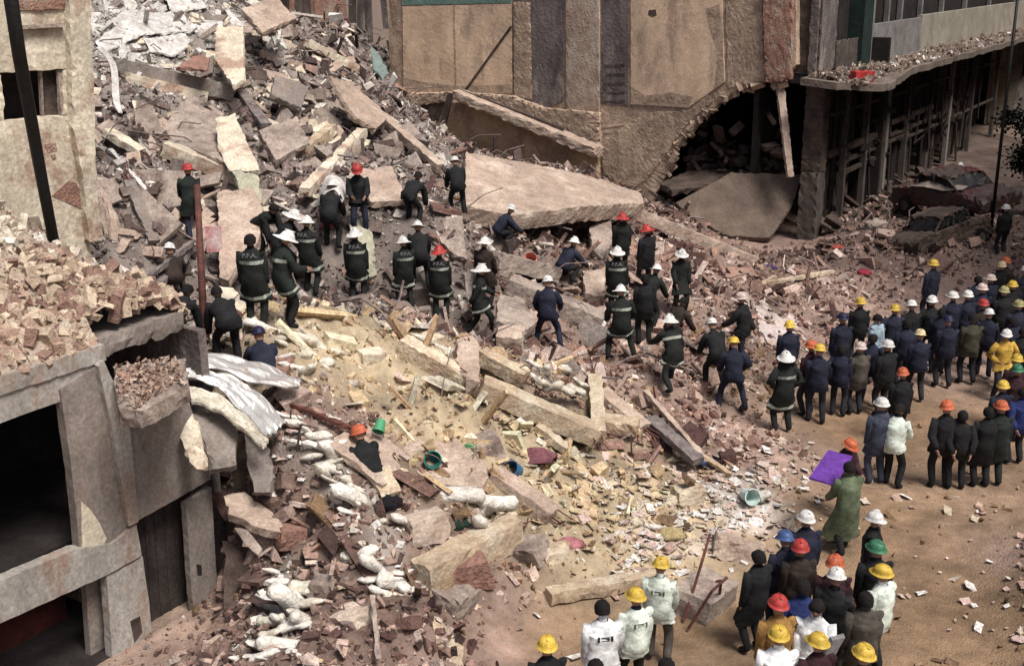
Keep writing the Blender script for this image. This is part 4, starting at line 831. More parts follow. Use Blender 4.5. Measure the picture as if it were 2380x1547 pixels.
rag(1790, 620, .22, (.08, .05, .2), 'violet', 'violet rag on the brick rubble below the long beam')
rag(2010, 632, .28, (.45, .05, .09), 'crimson', 'crimson cloth on the far brick rubble')
rag(1950, 575, .3, (.45, .10, .07), 'redcloth', 'red cloth near the grey boulder')
rag(900, 1165, .3, (.012, .010, .016), 'black', 'black bag in the hollow right of the long white roll', name='bag', cat='bag')
rag(1065, 1215, .22, (.02, .05, .035), 'dkgreen', 'dark green rag wedged above the square brown beam')
rag(600, 385, .3, (.12, .2, .16), 'moss', 'mossy green cloth at the top of the pale green plaster')
rag(1560, 1240, .3, (.58, .46, .24), 'mustard', 'mustard coloured cloth among the papers')
rag(640, 1525, .18, (.02, .02, .06), 'ink', 'dark blue rag at the bottom left edge')
rag(1900, 1090, .12, (.5, .3, .5), 'lilac', 'lilac paper beside the purple board')
p_ = onT(1945, 128, 0); 
rb = S(S1 + .6, T1 - 1.1, zb); 
tag(MB().box(rb + Vector((0, 0, .0)), Vector((.35, .1, 0)), Vector((-.06, .2, 0)), Vector((0, 0, .2))).build('red_box', pl('red_plastic', (.5, .05, .05)), None, rough=.03), 'red box lying on the sagging corner of the balcony', 'box')
sg = W(497, 555, 24.8)
sgn = MB().box(sg, Vector((.17, 0, 0)), Vector((0, .02, 0)), Vector((0, .02, .28))).build('metal_box', mat('dusty_pink_enamel', (.62, .5, .48), (.5, .15, .16), 3, .2)); tag(sgn, 'small pink and white enamel box right of the rusty pole', 'box')

# ------------------------------------------------------------------ people
def limb_dir(az, el):     # az around Z from forward (-Y), el from horizontal
    return Vector((math.sin(az) * math.cos(el), -math.cos(az) * math.cos(el), math.sin(el)))
def pose_def(pz=.93, lean=0, feet=((-.11, 0), (.11, 0)), arms=(((-.25, -1.45), (-.1, -1.35)), ((.25, -1.45), (.1, -1.35))), head=0, side=0):
    """returns joints of a 1.76 m figure facing -Y; arms: ((azimuth, elevation) upper, same for forearm) for each side"""
    J = {}; ln = math.radians(lean)
    up = Vector((math.sin(math.radians(side)), -math.sin(ln), math.cos(ln))).normalized()
    P = Vector((0, math.sin(ln) * .22, pz)); J['pelvis'] = P; J['waist'] = P + up * .17; J['chest'] = P + up * .36; J['neck'] = P + up * .52
    hd = math.radians(lean * .6 + head); hu = Vector((0, -math.sin(hd), math.cos(hd))); J['hb'] = J['neck'] + hu * .07; J['hm'] = J['neck'] + hu * .15 + Vector((0, -.015, 0)); J['ht'] = J['neck'] + hu * .235
    hf = Vector((0, -math.cos(hd), -math.sin(hd))); J['nose'] = J['hm'] + hf * .115; J['hu'] = hu; J['hf'] = hf
    for i, sx in ((0, -1), (1, 1)):
        sh = J['neck'] - up * .07 + Vector((sx * .185, 0, 0)); J[f'sh{i}'] = sh
        (a1, e1), (a2, e2) = arms[i]
        el = sh + limb_dir(a1, e1) * .29; wr = el + limb_dir(a2, e2) * .25; J[f'el{i}'] = el; J[f'wr{i}'] = wr; J[f'hd{i}'] = wr + limb_dir(a2, e2) * .085
        hp = P + Vector((sx * .095, 0, -.04)); fx, fy = feet[i]; an = Vector((fx, fy, .09)); d = an - hp; L = min(d.length, .86); a, b = .45, .42
        d.normalize(); x = (a * a - b * b + L * L) / (2 * L); h = math.sqrt(max(a * a - x * x, 0)); fw = Vector((sx * .15, -1, 0)); fw = (fw - d * fw.dot(d)).normalized()
        J[f'hp{i}'] = hp; J[f'kn{i}'] = hp + d * x + fw * h; J[f'an{i}'] = hp + d * L; J[f'to{i}'] = J[f'an{i}'] + Vector((sx * .04, -.17, -.05)); J[f'he{i}'] = J[f'an{i}'] + Vector((0, .05, -.05))
    return J
dn = -1.4
POSES = {
 'stand': pose_def(), 'stand2': pose_def(feet=((-.14, .04), (.12, -.06)), arms=(((-.35, -1.3), (.2, -1.0)), ((.3, -1.42), (0, -1.3))), head=12),
 'wide': pose_def(.86, 6, ((-.30, .05), (.28, -.05)), (((-.8, -1.1), (.1, -.7)), ((.8, -1.1), (-.1, -.8))), 15),
 'hips': pose_def(.92, 2, ((-.15, 0), (.15, 0)), (((-1.9, -.95), (1.0, -.6)), ((1.9, -.95), (-1.0, -.6)))),
 'front': pose_def(.92, 8, ((-.12, 0), (.13, -.08)), (((-.2, -1.2), (.25, -.2)), ((.2, -1.2), (-.25, -.25))), 20),
 'behind': pose_def(.93, 0, ((-.12, 0), (.12, 0)), (((-2.4, -1.25), (2.6, -1.0)), ((2.4, -1.25), (-2.6, -1.0)))),
 'walk': pose_def(.89, 8, ((-.10, -.30), (.10, .30)), (((2.8, -1.1), (2.9, -1.0)), ((.1, -1.0), (0, -.6)))),
 'lunge': pose_def(.80, 22, ((-.22, -.36), (.25, .40)), (((-.3, -.7), (0, -.4)), ((.3, -.8), (0, -.4))), -5),
 'bend': pose_def(.84, 62, ((-.17, .05), (.17, -.05)), (((-.2, -1.3), (0, -1.4)), ((.2, -1.2), (0, -1.3))), -10),
 'stoop': pose_def(.86, 38, ((-.18, .1), (.16, -.12)), (((-.3, -1.1), (.1, -.9)), ((.3, -1.1), (-.1, -.9))), 0),
 'crouch': pose_def(.42, 42, ((-.20, .0), (.18, -.10)), (((-.3, -.9), (.1, -.7)), ((.3, -.9), (-.1, -.8))), -5),
 'carry': pose_def(.92, 4, ((-.08, -.12), (.10, .14)), (((-.1, -1.1), (.1, -.7)), ((.1, -1.1), (-.1, -.7)))),
}
HEADZ = {k: (J['ht'] + J['hu'] * .05).z for k, J in POSES.items()}
def build_body(pname):
    J = POSES[pname]; V = []; E = []; R = []; REG = []; idx = {}
    def add(n, p, r, reg, par=None):
        idx[n] = len(V); V.append(p[:]); R.append(r); REG.append(reg)
        if par is not None: E.append((idx[par], idx[n]))
    add('pelvis', J['pelvis'], (.145, .115), 2); add('waist', J['waist'], (.135, .105), 1, 'pelvis'); add('chest', J['chest'], (.165, .115), 1, 'waist')
    add('neckb', J['neck'], (.085, .07), 1, 'chest'); add('hb', J['hb'], (.058, .06), 0, 'neckb'); add('hm', J['hm'], (.082, .098), 0, 'hb'); add('ht', J['ht'], (.07, .078), 0, 'hm')
    add('nose', J['nose'], (.014, .014), 0, 'hm')
    for i, sx in ((0, -1), (1, 1)):
        add(f'ear{i}', J['hm'] + Vector((sx * .088, .01, 0)), (.012, .02), 0, 'hm')
        add(f'sh{i}', J[f'sh{i}'], (.072, .072), 1, 'chest'); add(f'el{i}', J[f'el{i}'], (.052, .052), 1, f'sh{i}'); add(f'wr{i}', J[f'wr{i}'], (.036, .032), 1, f'el{i}')
        f = (J[f'wr{i}'] - J[f'el{i}']).normalized(); hdv = J[f'hd{i}']; sd_ = f.cross(Vector((sx * 1.0, .2, .1))).normalized(); pm = f.cross(sd_).normalized()
        add(f'pl{i}', hdv - f * .03, (.033, .022), 0, f'wr{i}')
        for k in range(4):
            o = sd_ * (k - 1.5) * .019; q = hdv + o + f * .02; L = (.036, .043, .04, .03)[k]
            add(f'f{i}{k}a', q, (.0095, .0095), 0, f'pl{i}'); add(f'f{i}{k}b', q + f * L + pm * .008, (.008, .008), 0, f'f{i}{k}a'); add(f'f{i}{k}c', q + f * L * 1.5 + pm * .026, (.006, .006), 0, f'f{i}{k}b')
        th = J[f'wr{i}'] + f * .035; add(f't{i}a', th + sd_ * -.034 + f * .01, (.011, .011), 0, f'pl{i}'); add(f't{i}b', th - sd_ * .045 + f * .045, (.009, .009), 0, f't{i}a')
        add(f'hp{i}', J[f'hp{i}'], (.105, .10), 2, 'pelvis'); add(f'kn{i}', J[f'kn{i}'], (.08, .08), 2, f'hp{i}'); add(f'an{i}', J[f'an{i}'], (.062, .066), 2, f'kn{i}')
        add(f'to{i}', J[f'to{i}'], (.05, .04), 3, f'an{i}')
    me = bpy.data.meshes.new('tmp'); me.from_pydata(V, E, []); ob = bpy.data.objects.new('tmp', me); col.objects.link(ob)
    md = ob.modifiers.new('s', 'SKIN'); md.use_smooth_shade = True; md.branch_smoothing = .6
    for k, sv in enumerate(me.skin_vertices[0].data): sv.radius = R[k]; sv.use_root = (k == 0)
    m2 = ob.modifiers.new('u', 'SUBSURF'); m2.levels = 1; m2.render_levels = 1
    dg = bpy.context.evaluated_depsgraph_get(); dg.update(); ev = ob.evaluated_get(dg); out = bpy.data.meshes.new_from_object(ev); out.name = 'body_' + pname
    bpy.data.objects.remove(ob)
    Va = np.array([v[:] for v in V]); seg = [(a, b) for a, b in E]
    A_ = Va[[a for a, b in seg]]; B_ = Va[[b for a, b in seg]]; regs = np.array([REG[b] for a, b in seg]); D_ = B_ - A_; L2 = (D_ ** 2).sum(1) + 1e-9
    rad = np.array([(R[a][0] + R[b][0]) / 2 for a, b in seg])
    mi = []
    for p in out.polygons:
        c = np.array(p.center[:]); t = np.clip(((c - A_) * D_).sum(1) / L2, 0, 1); d = np.linalg.norm(c - (A_ + D_ * t[:, None]), axis=1) - rad * .8
        k = int(d.argmin()); r = int(regs[k])
        mi.append(r)
    # eyes and brows as small dark faces set into the head
    bm = bmesh.new(); bm.from_mesh(out)
    for f, m_ in zip(bm.faces, mi): f.material_index = m_; f.smooth = True
    for sx in (-1, 1):
        c = J['hm'] + J['hf'] * .088 + J['hu'] * .025 + Vector((sx * .03, 0, 0)); r = bmesh.ops.create_icosphere(bm, subdivisions=1, radius=.012, matrix=Matrix.Translation(c))
        for v in r['verts']:
            for f in v.link_faces: f.material_index = 4
    c = J['hm'] + J['hf'] * .092 - J['hu'] * .045; r = bmesh.ops.create_cube(bm, size=.01, matrix=Matrix.Translation(c) @ Matrix.Diagonal((4, 1.2, .8, 1)))
    for v in r['verts']:
        for f in v.link_faces: f.material_index = 4
    bm.to_mesh(out); bm.free()
    for k in range(5): out.materials.append(None)
    return out
def coat_mesh(pname, hem, open_=False, puff=1.12):
    J = POSES[pname]; kn = (J['kn0'] + J['kn1']) / 2; hp = J['pelvis']
    low = hp + (kn - hp) * hem; spread = abs(J['kn0'].x - J['kn1'].x) / 2; spd = abs(J['kn0'].y - J['kn1'].y) / 2
    up = (J['neck'] - J['pelvis']).normalized()
    path = [(low, .155 * puff + spread * hem * .75 + .03, .135 * puff + spd * hem * .8), (hp + (low - hp) * .5, .185 * puff + spread * hem * .35, .14 * puff + spd * hem * .4), (hp, .185 * puff, .14 * puff), (J['waist'], .172 * puff, .132 * puff), (J['chest'], .198 * puff, .142 * puff), (J['neck'] - up * .09, .20, .125), (J['neck'] - up * .02, .135, .10), (J['neck'] + up * .035, .075, .075)]
    n = 20; vs = []; fs = []; rnd = random.Random(hash(pname) % 99 if False else len(pname) * 7 + int(hem * 10)); rip = [rnd.uniform(-1, 1) for _ in range(n)]
    dense = []
    for i in range(len(path) - 1):
        for k in range(3):
            t = k / 3; (p, a, b), (q, c, d) = path[i], path[i + 1]; t2 = t
            dense.append((p.lerp(q, t2), a + (c - a) * t2, b + (d - b) * t2))
    dense.append(path[-1])
    for i, (p, a, b) in enumerate(dense):
        q = dense[min(i + 1, len(dense) - 1)][0]; q0 = dense[max(i - 1, 0)][0]; tn = (q - q0).normalized(); x = Vector((1, 0, 0)); y = tn.cross(x).normalized()
        fold = max(0, 1 - i / 10) * .022
        for k in range(n):
            th = 2 * math.pi * k / n; rr = 1 + rip[k] * fold / .16 + rnd.uniform(-.045, .045) + .04 * math.sin(i * 1.9 + 3 * th)
            vs.append(p + x * a * rr * math.cos(th) + y * b * rr * math.sin(th) + tn * (rip[(k * 3) % n] * .012 if i == 0 else 0))
    for i in range(len(dense) - 1):
        for k in range(n): fs.append((i * n + k, i * n + (k + 1) % n, (i + 1) * n + (k + 1) % n, (i + 1) * n + k))
    # sleeves
    mb = MB().add(vs, fs)
    for i in (0, 1):
        mb.tube([J[f'sh{i}'] + (J['chest'] - J[f'sh{i}']) * .45, J[f'sh{i}'], J[f'sh{i}'].lerp(J[f'el{i}'], .5), J[f'el{i}'], J[f'el{i}'].lerp(J[f'wr{i}'], .5), J[f'wr{i}']], [.055, .088, .086, .078, .07, .062], 10)
    me = bpy.data.meshes.new('coat'); me.from_pydata([v[:] for v in mb.v], [], mb.f); me.update(); me.polygons.foreach_set('use_smooth', [True] * len(me.polygons)); me.materials.append(None)
    def band(i0, k=1.035):
        vs2 = []; fs2 = []
        for i in (i0, i0 + 1):
            c = dense[i][0]
            for j in range(n): vs2.append(c + (Vector(vs[i * n + j]) - c) * k)
        for j in range(n): fs2.append((j, (j + 1) % n, n + (j + 1) % n, n + j))
        m_ = bpy.data.meshes.new('reflective_band'); m_.from_pydata([v[:] for v in vs2], [], fs2); m_.update(); m_.materials.append(None); return m_
    return me, band(11), band(1), dense
def helmet_mesh(kind):
    mb = MB(); n = 18; rings = []
    if kind == 'fire': prof = [(1.62, -.10, 1.0), (1.55, -.06, 1), (1.12, 0, 1), (1.0, .25, 1), (.82, .62, 1), (.5, .95, 1), (.16, 1.12, 1), (0.02, 1.14, 1)]
    elif kind == 'hard': prof = [(1.22, -.04, 1), (1.20, .02, 1), (1.02, .05, 1), (1.0, .35, 1), (.88, .68, 1), (.62, .93, 1), (.3, 1.04, 1), (.02, 1.07, 1)]
    else: prof = [(1.03, -.25, 1), (1.05, .1, 1), (1.0, .4, 1), (.86, .7, 1), (.6, .93, 1), (.3, 1.03, 1), (.02, 1.05, 1)]
    vs = []
    for (r, z, _) in prof:
        for k in range(n):
            th = 2 * math.pi * k / n; x, y = math.cos(th), math.sin(th)
            e = 1.0
            if kind == 'fire' and r > 1.2: e = 1 + .22 * max(0, y)
            if kind == 'hard' and r > 1.1: e = 1 + .25 * max(0, -y)
            if kind == 'hair' and z < 0 and y < -.3: zz = .55
            else: zz = z
            vs.append(Vector((x * r * .112 * (1 if kind != 'hair' else .86), y * r * .132 * e * (1 if kind != 'hair' else .88), zz * .125 - (.02 if (kind == 'fire' and r > 1.5 and y > .3) else 0))))
    fs = [(j * n + k, j * n + (k + 1) % n, (j + 1) * n + (k + 1) % n, (j + 1) * n + k) for j in range(len(prof) - 1) for k in range(n)]; fs.append(tuple((len(prof) - 1) * n + k for k in range(n)))
    mb.add(vs, fs)
    if kind == 'fire': mb.box((0, 0, .128), Vector((.008, 0, 0)), Vector((0, .09, 0)), Vector((0, 0, .014)))
    if kind == 'hard': mb.box((0, .01, .122), Vector((.014, 0, 0)), Vector((0, .075, 0)), Vector((0, 0, .012)))
    if kind == 'hair':
        for v in mb.v: v += Vector((random.uniform(-.006, .006), random.uniform(-.006, .006), random.uniform(-.006, .006)))
    me = bpy.data.meshes.new({'fire': 'fire_helmet', 'hard': 'hard_hat', 'hair': 'hair'}[kind]); me.from_pydata([v[:] for v in mb.v], [], mb.f); me.update(); me.polygons.foreach_set('use_smooth', [True] * len(me.polygons)); me.materials.append(None)
    return me
BODY = {k: build_body(k) for k in POSES}
COAT = {}
HEL = {k: helmet_mesh(k) for k in ('fire', 'hard', 'hair')}
def text_mesh(txt, size):
    cu = bpy.data.curves.new('t', 'FONT'); cu.body = txt; cu.size = size; cu.align_x = 'CENTER'; cu.extrude = .003; cu.offset = .004; ob = bpy.data.objects.new('t', cu); col.objects.link(ob)
    dg = bpy.context.evaluated_depsgraph_get(); dg.update(); me = bpy.data.meshes.new_from_object(ob.evaluated_get(dg)); bpy.data.objects.remove(ob); me.materials.clear(); me.materials.append(None); return me
TXT = {'P.F.A.': text_mesh('P.F.A.', .11)}
def cloth(name, c): return mat('cloth_' + name, tuple(min(1, x * 1.3) for x in c), tuple(x * .55 for x in c), 5, .2, rough=.85, detail=4)
CL = {k: cloth(k, v) for k, v in dict(black=(.012, .012, .013), fire=(.013, .015, .014), navy=(.016, .018, .034), dkgreen=(.015, .020, .017), brown=(.03, .02, .016), greyblue=(.045, .052, .078), greycoat=(.07, .06, .05),
      green=(.10, .125, .075), yellow=(.50, .31, .06), mustard=(.30, .16, .05), whitecl=(.76, .77, .80), vest=(.62, .68, .60), maroon=(.035, .013, .017), blue=(.018, .028, .11), lightblue=(.28, .36, .42), olive=(.05, .048, .032), trous=(.02, .02, .026), jeans=(.05, .07, .12), redd=(.3, .03, .04)).items()}
M_skin = mat('skin', (.36, .20, .14), (.30, .16, .11), 6, .05, rough=.6); M_boot = mat('boots', (.02, .017, .015), (.012, .01, .01), 6, .1); M_eye = mat('eye_dark', (.02, .012, .01), (.015, .01, .01), 4, 0)
M_refl = mat('reflective_band_cloth', (.42, .45, .39), (.30, .32, .28), 6, .1); M_hair = mat('dark_hair', (.012, .010, .009), (.008, .006, .006), 9, .3)
M_let = mat('faded_lettering', (.22, .22, .23), (.12, .12, .13), 6, .1); M_ink = mat('black_ink', (.02, .02, .025), None, 5, 0)
HC = {k: mat('helmet_' + k, v, tuple(x * .62 for x in v), 14, .1, rough=.5) for k, v in dict(white=(.82, .80, .77), red=(.50, .06, .055), yellow=(.74, .50, .08), cream=(.72, .58, .34), orange=(.62, .15, .07), blue=(.08, .14, .34), green=(.06, .22, .12), olive=(.42, .38, .18), dkblue=(.02, .02, .06), dusty=(.70, .55, .50)).items()}
def inst(name, me, par, m, loc=None, rot=None, scl=None):
    o = bpy.data.objects.new(name, me); col.objects.link(o); o.parent = par
    ms = m if isinstance(m, (list, tuple)) else [m]
    for k, x in enumerate(ms): o.material_slots[k].link = 'OBJECT'; o.material_slots[k].material = x
    if loc is not None: o.location = loc
    if rot is not None: o.rotation_euler = rot
    if scl is not None: o.scale = scl
    return o
def person(u, v, pose, face, top, leg, hat, hem=.25, kind='hard', bands=False, text=None, label='', group=None, h=1.0, feet=None, sleeve=None, sink=0):
    """u,v = top of the head in the photo; face = heading in degrees, 0 towards the camera"""
    h *= random.uniform(.96, 1.05); face += random.uniform(-14, 14); J = POSES[pose]; hh = HEADZ[pose] * h
    if feet is None: p = TR(u, v, hh - sink)
    else: p = TR(u, feet); 
    x, y = p.x, p.y; z = base_h(x, y)[0] - .02 if feet is None else base_h(x, y)[0]
    # the head, not the feet, decides where a leaning figure stands
    off = Matrix.Rotation(math.radians(face), 3, 'Z') @ Vector((J['ht'].x, J['ht'].y, 0)); x -= off.x * h; y -= off.y * h
    z = float(base_h(x, y)[0]) + (.04 if z > .15 else 0) - sink
    e = empty('person', (x, y, z), math.radians(face)); e.scale = (h, h, h); KEEP.append((x, y, .28)); e['label'] = label; e['category'] = 'person'
    if group: e['group'] = group
    tl = CL[top]; ll = CL[leg]
    inst('body', BODY[pose], e, [M_skin, CL[sleeve] if sleeve else tl, ll, M_boot, M_eye])
    key = (pose, hem)
    if key not in COAT: COAT[key] = coat_mesh(pose, hem)
    cm, b1, b2, dense = COAT[key]
    inst('coat' if hem > .45 else 'jacket', cm, e, tl)
    if bands: inst('reflective_band', b1, e, M_refl); inst('reflective_band', b2, e, M_refl)
    if text:
        up_ = (J['neck'] - J['pelvis']).normalized(); bk = up_.cross(Vector((-1, 0, 0))).normalized()
        if bk.y < 0: bk = -bk
        if text == 'P.F.A.':
            c = J['chest'] + bk * .152 + up_ * .065
            R = Matrix((Vector((-1, 0, 0)), up_, bk)).transposed().to_euler(); inst('lettering', TXT['P.F.A.'], e, M_let, c, R)
        else:
            mb = MB(); ax = Vector((1, 0, 0)); c = J['chest'] + bk * .155 + up_ * .0
            mb.box(c + ax * .085, ax * .013, up_ * .035, bk * .006); mb.box(c - ax * .085, ax * .013, up_ * .035, bk * .006)
            for k in range(3): mb.box(c + up_ * (.022 - k * .022), ax * .055, up_ * .004, bk * .005)
            o = mb.build('back_print', M_ink if text == 'print' else CL['green'], None); c0 = o.location.copy(); o.parent = e
    if hat is None: hat = 'hair'
    if hat:
        q = J['hm'] + J['hu'] * .045; hr = math.atan2(-J['hu'].y, J['hu'].z)
        if hat == 'hair': inst('hair', HEL['hair'], e, M_hair, J['hm'] + J['hu'] * .0 + Vector((0, .012, 0)), (hr, 0, 0))
        else:
            he = inst('helmet', HEL[kind], e, HC[hat], q, (hr, random.uniform(-.08, .08), random.uniform(-.4, .4)))
    return e
FG, CG = 'firefighters on the mound', 'helpers and onlookers in helmets'
def pf(*a, **k): k.setdefault('kind', 'fire'); return person(*a, group=FG, **k)
def pc(*a, **k): return person(*a, group=CG, **k)
AW = 180
pf(580, 548, 'stand', 185, 'fire', 'fire', 'hair', .8, bands=True, text='P.F.A.', label='firefighter with no helmet, black coat with letters, leftmost of the row')
pf(712, 508, 'stand2', 170, 'fire', 'fire', 'white', .8, bands=True, text='P.F.A.', label='firefighter in lettered coat behind the one with the tipped white helmet')
pf(668, 552, 'front', 120, 'dkgreen', 'black', 'white', .6, bands=True, label='firefighter in dark green coat turned sideways with a white helmet')
pf(824, 537, 'stand', 180, 'fire', 'fire', 'white', .7, bands=True, text='P.F.A.', label='firefighter beside the greenish board, legs slightly apart')
pf(936, 555, 'stand2', 190, 'fire', 'fire', 'white', .8, bands=True, text='P.F.A.', label='firefighter left of the one with the red and white helmet')
pf(1020, 578, 'stand', 175, 'fire', 'fire', 'red', .8, bands=True, text='P.F.A.', label='firefighter whose helmet is red, in lettered coat with bright band')
pf(970, 500, 'stoop', 200, 'black', 'black', 'white', .5, label='dark clad firefighter bending behind the row, below the stooping pair')
pf(1126, 556, 'stand2', 150, 'brown', 'black', 'white', .7, label='worker in dark brown coat with white helmet, higher of two')
pf(1118, 622, 'walk', 100, 'fire', 'fire', 'white', .6, bands=True, label='worker in dark coat with white helmet, lower of two')
pf(1273, 648, 'wide', 175, 'navy', 'navy', 'white', .25, kind='hard', label='man in navy overalls with white helmet standing legs apart')
pf(1188, 488, 'crouch', 110, 'navy', 'black', 'white', .1, kind='hard', label='crouching worker in blue and black under the largest slab')
pf(1335, 556, 'crouch', 120, 'navy', 'black', 'white', .1, label='kneeling worker in dark jacket with white helmet')
pf(1447, 500, 'stand', 190, 'fire', 'fire', 'red', .7, label='firefighter with red helmet, left of two red helmets')
pf(1503, 528, 'stand2', 200, 'black', 'black', 'red', .6, label='dark clad worker with red helmet, right of two red helmets')
pf(1435, 580, 'stand', 180, 'fire', 'fire', 'white', .8, bands=True, text='P.F.A.', label='firefighter in lettered coat below the left red helmet')
pf(1443, 670, 'wide', 185, 'fire', 'fire', 'white', .6, bands=True, label='firefighter with white helmet and arms out, right of the navy clad man')
pf(1585, 586, 'stand2', 20, 'fire', 'fire', 'white', .8, label='firefighter with round white helmet facing the camera')
pf(1557, 733, 'lunge', 215, 'fire', 'fire', 'white', .5, bands=True, label='firefighter striding up the rubble with legs wide apart')
pf(1527, 622, 'stoop', 150, 'fire', 'fire', 'white', .4, label='bending firefighter with tilted white helmet behind the round helmet')
pf(1590, 700, 'stoop', 120, 'brown', 'black', None, .5, label='dark haired figure bending behind the striding firefighter')
pf(1655, 740, 'stoop', 200, 'black', 'black', 'white', .4, kind='hard', label='stooping man with white helmet left of the white panel')
pf(1724, 684, 'walk', 230, 'black', 'navy', 'dusty', .3, kind='hard', label='man with dusty pink helmet leaning on the white panel')
pf(1500, 640, 'stand', 190, 'black', 'black', None, .5, label='dark haired figure under the right red helmet')
pf(972, 380, 'bend', 160, 'black', 'black', 'hair', .1, label='stooping worker, left of two beside the largest slab')
pf(1056, 366, 'stoop', 195, 'black', 'black', 'white', .2, kind='hard', label='stooping worker with white helmet, right of two beside the largest slab')
pf(770, 408, 'stoop', 170, 'black', 'black', 'white', .4, kind='hard', label='bent worker under a white cape behind the firefighters')
pf(830, 404, 'front', 10, 'black', 'navy', 'red', .3, kind='hard', label='man with red helmet beside the white caped worker')
pf(640, 498, 'bend', 60, 'black', 'black', None, .2, label='crouched dark figure behind the tilted white helmet')
pf(684, 503, 'stoop', 100, 'black', 'black', 'white', .2, label='bending figure with white helmet left of the lettered coat')
pf(435, 384, 'walk', 200, 'dkgreen', 'navy', 'red', .6, kind='hard', label='lone man in dark clothes with red helmet at the top of the red pole')
pf(392, 560, 'crouch', 200, 'brown', 'brown', 'white', .2, kind='hard', label='crouched figure in brown with white helmet behind the left roof')
pf(435, 640, 'bend', 150, 'black', 'black', None, .2, label='bent dark figure at the foot of the rusty pole')
pf(500, 650, 'bend', 220, 'black', 'black', None, .2, label='dark figure bending right of the rusty pole')
pf(457, 745, 'crouch', 190, 'black', 'black', 'red', .1, kind='hard', label='figure with red helmet low at the foot of the rusty pole')
pf(598, 738, 'crouch', 190, 'navy', 'navy', 'dkblue', .1, kind='hard', sink=.35, label='figure with dark blue helmet in the hollow behind the metal sheet')
pf(832, 970, 'crouch', 200, 'black', 'black', 'orange', .1, kind='hard', sink=.5, label='crouching figure with orange helmet on the mound')
# middle right
pc(1706, 789, 'wide', 190, 'navy', 'navy', 'yellow', .25, label='man in navy with yellow helmet standing astride on the rubble')
pc(1836, 752, 'stand', 170, 'navy', 'navy', 'yellow', .25, label='man with yellow helmet in front of the white panel')
pc(1828, 824, 'hips', 185, 'fire', 'fire', 'white', .9, kind='fire', bands=True, label='firefighter in long dark coat with white helmet below the white panel')
pc(1906, 803, 'stand2', 180, 'navy', 'trous', 'yellow', .3, label='man in navy with orange yellow helmet right of the long coated firefighter')
pc(1888, 795, 'stand', 200, 'maroon', 'trous', 'orange', .3, label='man with orange helmet half hidden behind the yellow helmet')
pc(1960, 730, 'stand', 190, 'navy', 'trous', 'dkblue', .3, label='man in navy with dark blue cap at the back of the crowd')
pc(2001, 698, 'stand', 180, 'black', 'trous', 'yellow', .35, label='man in black jacket with yellow helmet, left neighbour of the pale blue shirt')
pc(2042, 730, 'stand2', 30, 'lightblue', 'jeans', 'hair', .3, label='man in pale blue shirt between two yellow helmets')
pc(2081, 710, 'hips', 180, 'navy', 'trous', 'yellow', .35, label='man with yellow helmet right of the pale blue shirt')
pc(2172, 606, 'stand', 200, 'navy', 'trous', 'yellow', .35, h=1.05, label='lone man with yellow helmet standing highest at the back of the crowd')
pc(2168, 690, 'stand', 170, 'black', 'trous', 'white', .4, label='man in black with small white helmet below the highest yellow helmet')
pc(2110, 740, 'stand', 180, 'navy', 'trous', None, .3, label='dark haired man in navy in the middle of the crowd')
pc(2140, 768, 'stand2', 185, 'navy', 'trous', 'cream', .3, label='man in navy with cream helmet and legs apart')
pc(2066, 793, 'stand', 200, 'black', 'trous', 'white', .4, label='man in black with white helmet behind the orange red helmet')
pc(2002, 798, 'stand', 190, 'greycoat', 'trous', 'dusty', .55, label='man in grey brown coat with dusty white helmet')
pc(1958, 800, 'stand', 150, 'navy', 'trous', None, .3, label='dark haired man in navy right of the orange yellow helmet')
pc(2100, 858, 'stand', 190, 'black', 'trous', 'orange', .4, label='man in black with orange red helmet at the front of the crowd')
pc(2052, 928, 'stand', 180, 'greyblue', 'greyblue', 'white', .6, label='man in grey blue coat with white helmet seen from behind')
pc(2094, 938, 'front', 150, 'vest', 'black', 'hair', .2, sleeve='black', label='man in white vest and black trousers beside the grey blue coat')
pc(2203, 935, 'behind', 180, 'black', 'black', 'orange', .4, label='man in black with orange helmet, leftmost of the street trio')
pc(2240, 953, 'behind', 175, 'black', 'black', 'hair', .4, label='dark haired man in black in the middle of the street trio')
pc(2300, 945, 'stand', 185, 'black', 'black', 'hair', .9, label='tall man in long black coat at the right of the street trio')
pc(2330, 935, 'stand', 180, 'dkgreen', 'dkgreen', 'orange', .8, label='man with orange red helmet and dark green coat at the right edge')
pc(2334, 888, 'stand', 200, 'navy', 'trous', 'yellow', .3, label='man with yellow helmet above the orange red one at the right edge')
pc(2366, 850, 'stand', 160, 'maroon', 'trous', 'green', .3, label='person with green helmet at the right edge')
pc(2366, 826, 'stand', 180, 'maroon', 'trous', 'yellow', .3, label='person with yellow helmet just behind the green helmet')
pc(2340, 768, 'hips', 10, 'yellow', 'trous', 'white', .4, label='man in bright yellow jacket with white helmet')
pc(2205, 735, 'stand2', 185, 'navy', 'trous', 'dkblue', .3, label='man in navy with dark blue helmet and legs apart on the street')
pc(2262, 728, 'stand2', 170, 'olive', 'trous', None, .4, label='man in olive jacket standing under the red helmet')
pc(2288, 698, 'stand', 190, 'brown', 'trous', 'red', .3, label='man with red helmet behind the olive jacket')
pc(2217, 680, 'stand', 180, 'navy', 'trous', 'white', .3, label='man in navy with bright white helmet, front of the far group')
pc(2252, 678, 'stand', 190, 'navy', 'trous', 'white', .3, label='man with white helmet second in the far group')
pc(2285, 662, 'stand', 180, 'navy', 'trous', 'dusty', .3, label='man with dusty helmet third in the far group')
pc(2336, 668, 'stand', 180, 'black', 'trous', 'olive', .3, label='man with olive helmet in the far group')
pc(2330, 610, 'stand', 170, 'black', 'trous', 'cream', .3, label='man with cream helmet at the far end of the crowd')
pc(2362, 640, 'stand', 190, 'black', 'trous', None, .3, label='dark haired man in black at the far right of the crowd')
